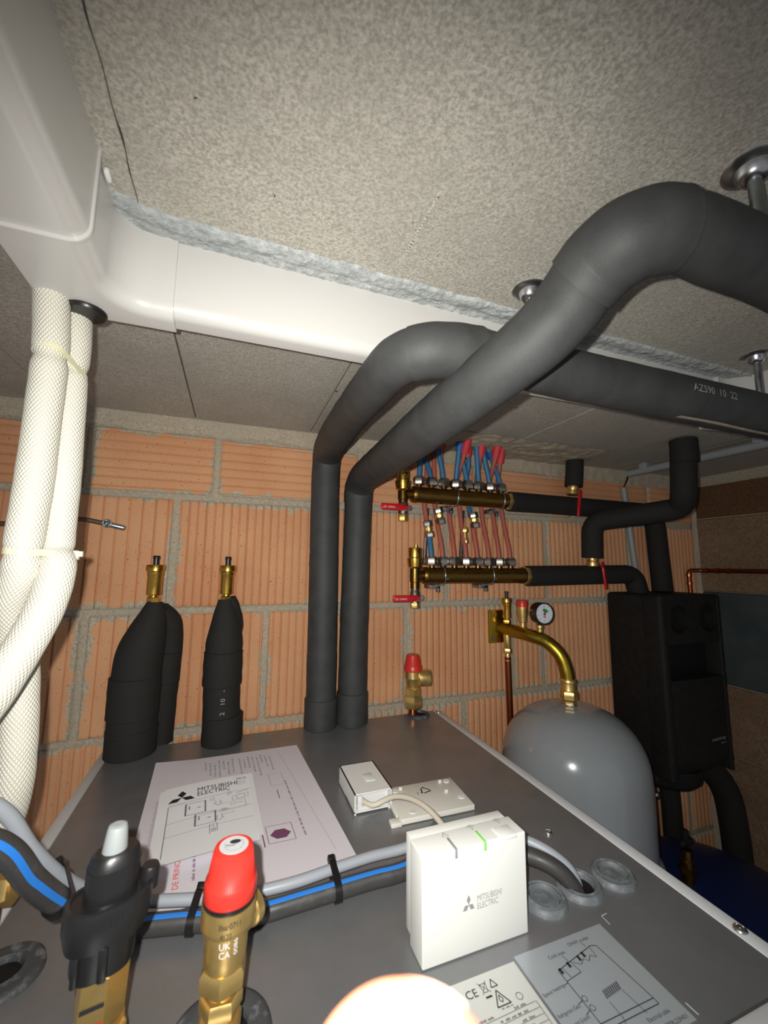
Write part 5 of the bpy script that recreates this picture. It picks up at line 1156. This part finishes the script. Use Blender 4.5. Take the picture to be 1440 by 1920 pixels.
for k, c_ in enumerate(cxs):
    bm = bmesh.new(); lathe(bm, [(0, 0.0), (rr_*1.02, 0.0)], (c_, fy1+0.006, zc_), (0, -1, 0), n=36, cap=False); lathe(bm, [(rr_*0.55, 0), (rr_*0.6, 0.012), (rr_*0.5, 0.016), (0, 0.016)], (c_, fy1+0.006, zc_), (0, -1, 0), n=30); finish(bm, 'valve_knob', 'blkplastic', g)
    if k == 0:
        bm = bmesh.new(); tube(bm, [V((c_+math.cos(a)*(rr_-0.006), fy1-0.004, zc_+math.sin(a)*(rr_-0.006))) for a in [PI*0.75+PI*0.5*i/10 for i in range(11)]], 0.004, 10); finish(bm, 'red_ring', 'redlever', g)
bm = bmesh.new()   # borders around the lower front
box(bm, (px0+0.012, py0+0.026, (zt_+pz0)/2+0.01), (0.024, 0.054, pz1-pz0-0.02), bev=0.008, seg=3)
box(bm, (px1-0.005, py0+0.026, (zt_+pz0)/2+0.01), (0.010, 0.054, pz1-pz0-0.02), bev=0.004, seg=3)
box(bm, ((px0+px1)/2, py0+0.026, pz1-0.006), (px1-px0-0.004, 0.054, 0.012), bev=0.005, seg=3)
finish(bm, 'front_frame', 'epp', g, angle=50)
bm = bmesh.new(); rows = []      # lower front cover, bowed forward and rounded below
for j in range(25):
    t_ = j/24; z = -0.262-t_*0.235; dip = 0.055*max(0, (t_-0.72)/0.28)**2.2; row = []
    for i in range(21):
        u = i/20*2-1; row.append(bm.verts.new(((px0+px1)/2+0.008+u*(0.098-0.020*max(0, (t_-0.75)/0.25)**2), py0-0.006*(1-u*u)+dip+0.002, z)))
    rows.append(row)
for a, b in zip(rows, rows[1:]):
    for k in range(20): bm.faces.new((a[k], a[k+1], b[k+1], b[k]))
top = [bm.verts.new((v.co.x, py0+0.030, v.co.z)) for v in rows[0]]
for k in range(20): bm.faces.new((rows[0][k], rows[0][k+1], top[k+1], top[k]))
for side in (0, 20):
    back = [bm.verts.new((r_[side].co.x, py0+0.06, r_[side].co.z)) for r_ in rows]
    for k in range(24): bm.faces.new((rows[k][side], rows[k+1][side], back[k+1], back[k]))
fc = finish(bm, 'front_cover', 'epp', g, angle=50)
bm = bmesh.new(); box(bm, ((px0+px1)/2, py0+0.036, -0.222), (px1-px0-0.03, 0.004, 0.09)); finish(bm, 'recess', 'void', g, smooth=False)
bm = bmesh.new(); sl = []
for i in range(21):
    a = PI*i/20; sl.append(((px0+px1)/2+math.cos(a)*0.094, py1-0.012-math.sin(a)*(py1-py0-0.030)))
for (s0, z0), (s1, z1) in (((1.0, pz0+0.02), (0.98, pz0-0.012)), ((0.98, pz0-0.012), (0.86, pz0-0.026)), ((0.86, pz0-0.026), (0.0, pz0-0.028))):
    cc = ((px0+px1)/2, py1-0.012)
    A_ = [bm.verts.new((cc[0]+(x-cc[0])*s0, cc[1]+(y-cc[1])*s0, z0)) for x, y in sl]; B_ = [bm.verts.new((cc[0]+(x-cc[0])*max(s1, .001), cc[1]+(y-cc[1])*max(s1, .001), z1)) for x, y in sl]
    for k in range(20): bm.faces.new((A_[k], A_[k+1], B_[k+1], B_[k]))
finish(bm, 'rounded_base', 'epp', g, angle=60)
ink = Ink(flat((1.076, py0-0.0055, -0.404), (1, 0, 0.04), (0, 0, 1), 0.002)); ink.text('oventrop', 0, 0, 0.0125, wid=0.048); ink.text('Regumat', 0.031, -0.0090, 0.0056, wid=0.018); ink.done('lettering', 'logogrey', g)
for lb, pts, r in (('thinner black insulated pipe dropping from the middle of the pump group base', [(1.090, 0.810, -0.50), (1.103, 0.815, -0.60), (1.105, 0.816, -1.2)], 0.0225), ('thick black insulated pipe dropping between the pump group and the right wall', [(1.135, 0.780, -0.47), (1.190, 0.772, -0.515), (1.235, 0.765, -0.57), (1.250, 0.76, -0.66), (1.255, 0.76, -1.2)], 0.031)):
    g = thing('insulated_pipe', lb, 'pipe', pts[0]); tube_obj('insulation', pts, r, 'foamdk', g, n=28, step=0.02)

# ================================================================== CONDUIT, COPPER PIPES
g = thing('conduit', 'grey plastic conduit leaning against the bricks behind the black pipes', 'conduit', (1.05, 0.84, 0.0))
tube_obj('pipe', [(1.034, 0.8350, 0.224), (1.063, 0.8350, -0.045)], 0.0080, 'conduit', g, n=20)
tube_obj('wire', [(1.0345, 0.836, 0.222), (1.035, 0.826, 0.240), (1.028, 0.812, 0.254), (1.020, 0.800, 0.257)], 0.0022, 'tie', g, n=10)
g = thing('conduit', 'grey plastic conduit clipped under the ceiling along the right side', 'conduit', (1.02, 0.6, 0.26))
tube_obj('pipe', [(1.016, 0.800, 0.2565), (1.020, 0.55, 0.2565), (1.030, 0.20, 0.2565)], 0.0095, 'conduit', g, n=20)
for yy in (0.755, 0.500):
    bm = bmesh.new(); box(bm, (1.018, yy, 0.267), (0.022, 0.020, 0.018), bev=0.002); finish(bm, 'clip', 'conduit', g)
g = thing('copper_pipe', 'shiny copper pipe with elbow running along the right wall above the dark band', 'pipe', (1.275, 0.84, -0.05))
bm = bmesh.new(); tube(bm, fillet([(1.272, 0.832, -0.30), (1.272, 0.832, -0.008), (1.300, 0.815, -0.008), (1.312, 0.30, -0.008)], 0.012, 6), 0.0062, 20)
finish(bm, 'pipe', 'copperdk', g)
bm = bmesh.new()
for c, d in (((1.272, 0.832, -0.022), (0, 0, 1)), ((1.272, 0.832, -0.046), (0, 0, 1)), ((1.3003, 0.800, -0.008), (0, 1, 0)), ((1.3010, 0.772, -0.008), (0, 1, 0)), ((1.3017, 0.745, -0.008), (0, 1, 0))): lathe(bm, [(0.0062, -0.004), (0.0080, -0.0035), (0.0080, 0.0035), (0.0062, 0.004)], c, d, n=20)
finish(bm, 'elbow_fittings', 'copper', g)

# ================================================================== SAFETY GROUP AND EXPANSION VESSEL
g = thing('safety_group', 'yellow metal safety group arm from wall to grey vessel, with round gauge and red cap', 'valve group', (0.60, 0.85, -0.145))
bm = bmesh.new(); box(bm, (0.598, 0.842, -0.143), (0.044, 0.006, 0.076), bev=0.001); bp = finish(bm, 'wall_plate', 'yellowzinc', g)
bm = bmesh.new(); 
for zz in (-0.116, -0.170): lathe(bm, [(0.0048, 0), (0.0042, 0.0025), (0, 0.003)], (0.586, 0.839, zz), (0, -1, 0), n=16)
finish(bm, 'screws', 'zinc', bp)
arm = [(0.607, 0.842, -0.147), (0.617, 0.812, -0.149), (0.633, 0.765, -0.154), (0.648, 0.735, -0.162), (0.662, 0.712, -0.184), (0.669, 0.703, -0.212), (0.6715, 0.700, -0.236)]
bm = bmesh.new(); tube(bm, spline(arm, 0.004), 0.0142, 32); finish(bm, 'arm', 'yellowzinc', g, angle=60)
bm = bmesh.new(); lathe(bm, [(0.0150, 0.0), (0.0165, -0.002), (0.0165, -0.007), (0.0145, -0.009), (0.0150, -0.020), (0.0155, -0.022), (0.0135, -0.024), (0.0135, -0.030)], (0.6715, 0.700, -0.232), n=36); hexnut(bm, (0.672, 0.700, -0.2650), (0, 0, 1), 0.0310, 0.0180, 0.3, 0.15); hexnut(bm, (0.672, 0.700, -0.2810), (0, 0, 1), 0.0250, 0.0110, 0.3, 0.1); finish(bm, 'union_nut', 'brass', g)
air_vent(g, 0.609, 0.815, -0.134, -0.075, 0.0105)
bm = bmesh.new(); lathe(bm, [(0.0070, -0.140), (0.0070, -0.128), (0.0092, -0.126), (0.0100, -0.116), (0.0120, -0.110), (0.0125, -0.092), (0, -0.092)], (0.629, 0.785, 0), n=32); rv = finish(bm, 'relief_valve', 'brass', g)
bm = bmesh.new(); lathe(bm, [(0.0128, -0.0925), (0.0130, -0.0790), (0.0120, -0.0775), (0, -0.0775)], (0.629, 0.785, 0), n=32); finish(bm, 'red_cap', 'redcap', rv)
gc = V((0.6520, 0.742, -0.1040)); gn = V((-0.10, -1, 0.02)).normalized()
bm = bmesh.new(); lathe(bm, [(0, -0.024), (0.0200, -0.024), (0.0235, -0.020), (0.0240, 0.0), (0.0240, 0.004), (0.0215, 0.0045), (0.0210, 0.002), (0, 0.002)], gc, gn, n=48); ga = finish(bm, 'gauge', 'blkplastic', g)
bm = bmesh.new(); lathe(bm, [(0.0208, 0), (0, 0)], gc+gn*0.0026, gn, n=48, cap=False); finish(bm, 'dial', 'gauge', ga)
gu = V((0, 0, 1)).cross(gn)*-1; gu = gn.cross(V((0, 0, 1)))*-1; gu = gu if gu.x > 0 else -gu
mp = lambda u, v: gc+gn*0.0030+gu.normalized()*u+V((0, 0, 1))*v
ink = Ink(mp)
for k in range(9):
    a = math.radians(225-k*33.75); ink.line((0.0155*math.cos(a), 0.0155*math.sin(a)), (0.0185*math.cos(a), 0.0185*math.sin(a)), 0.0007)
ink.line((0.0, 0.018), (0.001, 0.010), 0.0005); ink.line((-0.003, 0.018), (-0.001, 0.010), 0.0005); ink.line((-0.0040, -0.0070), (0.0040, -0.0070), 0.0012); ink.line((0, -0.010), (0.0, 0.004), 0.0011); ink.text('bar', -0.002, -0.0155, 0.0032); ink.done('dial_printing', 'ink', ga)
ink = Ink(lambda u, v: mp(u, v)+gn*0.0002); ink.poly([(0.0, 0.0)]+[(0.0105*math.cos(math.radians(a)), 0.0105*math.sin(math.radians(a))) for a in range(20, 130, 10)]); ink.done('green_sector', 'gaugegreen', ga)
ink = Ink(lambda u, v: mp(u, v)+gn*0.0004); ink.poly([(0.0035*math.cos(math.radians(a)), 0.0035*math.sin(math.radians(a))-0.001) for a in range(0, 360, 30)]); ink.done('red_needle_hub', 'redcap', ga)
bm = bmesh.new(); lathe(bm, [(0.0062, -0.150), (0.0062, -0.138), (0.0082, -0.136), (0.0082, -0.130), (0.005, -0.128)], (0.6485, 0.752, 0), n=24); finish(bm, 'gauge_stem', 'brass', g)
bm = bmesh.new(); lathe(bm, [(0.0075, -0.190), (0.0088, -0.188), (0.0088, -0.160), (0.0075, -0.150)], (0.613, 0.822, 0), n=24); hexnut(bm, (0.613, 0.822, -0.196), (0, 0, 1), 0.018, 0.012, 0.4); lathe(bm, [(0.0062, -0.222), (0.0074, -0.218), (0.0062, -0.214), (0.0072, -0.206), (0.006, -0.202)], (0.613, 0.822, 0), n=24); finish(bm, 'lower_fitting', 'brass', g)
bm = bmesh.new(); tube(bm, [V((0.613, 0.822, -0.21)), V((0.620, 0.824, -0.60))], 0.0072, 20); finish(bm, 'copper_drain', 'copperdk', g)
V_ = thing('expansion_vessel', 'light grey rounded expansion vessel hanging below the safety group beside the cabinet', 'vessel', (0.676, 0.700, -0.62))
bm = bmesh.new(); prof = []
for i in range(25):
    a = PI/2*(1-i/24); prof.append((0.139*math.cos(a)**0.82 if i else 0.0, -0.405+0.121*math.sin(a)**0.92))
prof += [(0.1395, -0.46), (0.1395, -0.54), (0.1400, -0.552), (0.1500, -0.556), (0.1525, -0.563), (0.1500, -0.571), (0.1400, -0.575), (0.138, -0.592), (0.11, -0.606), (0.06, -0.612), (0, -0.613)]
lathe(bm, prof[::-1], (0.676, 0.702, 0), n=96, cap=False); finish(bm, 'body', 'tank', V_, angle=50)
bm = bmesh.new(); lathe(bm, [(0.0155, -0.286), (0.0150, -0.2815), (0.011, -0.281)], (0.6725, 0.700, 0), n=28); finish(bm, 'connection', 'chrome', V_)
BT = thing('expansion_vessel', 'dark blue vessel low in the dark right corner behind the cabinet', 'vessel', (0.98, 0.65, -1.90))
bm = bmesh.new(); prof = [(0, -0.625)]
for i in range(1, 21):
    a = PI/2*(1-i/20); prof.append((0.205*math.cos(a), -0.700+0.075*math.sin(a)**0.9))
prof += [(0.205, -1.3), (0.19, -1.40), (0.0, -1.45)]
lathe(bm, prof[::-1], (0.958, 0.632, 0), n=80, cap=False); finish(bm, 'body', 'bluetank', BT, angle=50)
bm = bmesh.new(); lathe(bm, [(0.024, 0), (0.024, 0.006), (0.016, 0.010), (0.012, 0.012), (0.012, 0.050), (0.010, 0.052), (0.010, 0.070)], (0.900, 0.640, -0.640), n=30); hexnut(bm, (0.900, 0.640, -0.607), (0, 0, 1), 0.028, 0.010); finish(bm, 'drain_valve', 'brassdk', BT)
bm = bmesh.new(); box(bm, (0.900, 0.640, -0.556), (0.036, 0.012, 0.012), bev=0.003); box(bm, (0.898, 0.640, -0.543), (0.012, 0.012, 0.022), bev=0.002); finish(bm, 'valve_handle', 'blkplastic', BT)
for r_i, (a) in enumerate(range(3)):
    an = a*2*PI/3+0.5; bm = bmesh.new(); box(bm, (0.958+0.17*math.cos(an), 0.632+0.17*math.sin(an), -1.65), (0.03, 0.03, 0.50), bev=0.003); finish(bm, 'leg', 'bluetank', BT)
g = thing('pipe_clip', 'small shiny pipe clip screw on the bricks below the pump group', 'screw', (1.075, 0.85, -0.58))
bm = bmesh.new(); lathe(bm, [(0.004, -0.004), (0.004, 0.022), (0.0095, 0.0225), (0.0095, 0.028), (0.006, 0.031), (0, 0.031)], (1.068, 0.850, -0.588), (0, -1, 0), n=20); finish(bm, 'screw_head', 'chrome', g)

# ================================================================== ROD ON THE LEFT, SMALL BRASS PIECE
g = thing('wall_rod', 'thin brownish metal rod with a clamp end sticking out behind the white foam tubes', 'rod', (-0.3, 0.8, 0.065))
tube_obj('rod', [(-0.50, 0.800, 0.058), (-0.345, 0.800, 0.0575), (-0.240, 0.800, 0.0695), (-0.205, 0.802, 0.064)], 0.0038, 'rust', g, n=14)
bm = bmesh.new(); hexnut(bm, (-0.203, 0.802, 0.0640), (1, 0, -0.3), 0.010, 0.008); lathe(bm, [(0.0045, 0), (0.0045, 0.024), (0.0030, 0.026), (0, 0.026)], (-0.201, 0.802, 0.0630), (1, 0, -0.22), n=16); tube(bm, [V((-0.201+0.006*math.cos(a), 0.795, 0.064+0.006*math.sin(a))) for a in [2*PI*i/16 for i in range(17)]], 0.0012, 8); finish(bm, 'clamp', 'zinc', g)
g = thing('drain_fitting', 'brass hexagonal fitting at the left edge below the cable bundle', 'fitting', (-0.163, 0.45, T))
bm = bmesh.new(); hexnut(bm, (-0.1625, 0.455, -0.264), (1, -0.3, 0.1), 0.026, 0.022, 0.3); lathe(bm, [(0.009, -0.014), (0.009, 0.014)], (-0.1640, 0.455, -0.262), (1, -0.3, 0.1), n=24); finish(bm, 'body', 'brass', g)
bm = bmesh.new(); lathe(bm, [(0.0075, 0), (0.0075, 0.030)], (-0.1700, 0.455, T), n=20); finish(bm, 'stub', 'copper', g)

# ================================================================== FINGERTIP OVER THE BOTTOM OF THE LENS
fb = fw*0.0300 + rt*0.0022 - up*0.0486
dirf = (rt*-0.02 + up*0.97 + fw*0.10).normalized()
g = thing('finger', 'out of focus fingertip glaring in the flash at the bottom edge', 'finger', fb - dirf*0.03)
bm = bmesh.new(); L_ = [(0.0112, -0.055), (0.0106, -0.035), (0.0101, -0.024), (0.0103, -0.016), (0.0100, -0.006)] + [(0.0099*math.cos(a), 0.0092*math.sin(a)) for a in [PI/2*k/8 for k in range(9)]]
R = zrot(dirf); rings = []
for r_, h in L_:
    bend = -0.0 if h > -0.02 else (h+0.02)**2*4
    rings.append([bm.verts.new(fb+dirf*h - fw*bend + R @ V((max(r_, 1e-4)*math.cos(2*PI*i/40), max(r_, 1e-4)*0.88*math.sin(2*PI*i/40), 0))) for i in range(40)])
for a, b in zip(rings, rings[1:]):
    for i in range(40): bm.faces.new((a[i], a[(i+1) % 40], b[(i+1) % 40], b[i]))
bm.faces.new(list(reversed(rings[0])))
fo = finish(bm, 'skin', 'skin', g, angle=80)
ss = fo.modifiers.new('s', 'SUBSURF'); ss.levels = 1; ss.render_levels = 1
bm = bmesh.new(); sheet(bm, lambda u, v: fb + dirf*(-0.007+v*0.0125) + (rt*math.sin((u-0.5)*1.5)*0.0092 + fw*(math.cos((u-0.5)*1.5)*0.0092))*(1-0.25*v*v), 10, 10); finish(bm, 'nail', 'nail', g)
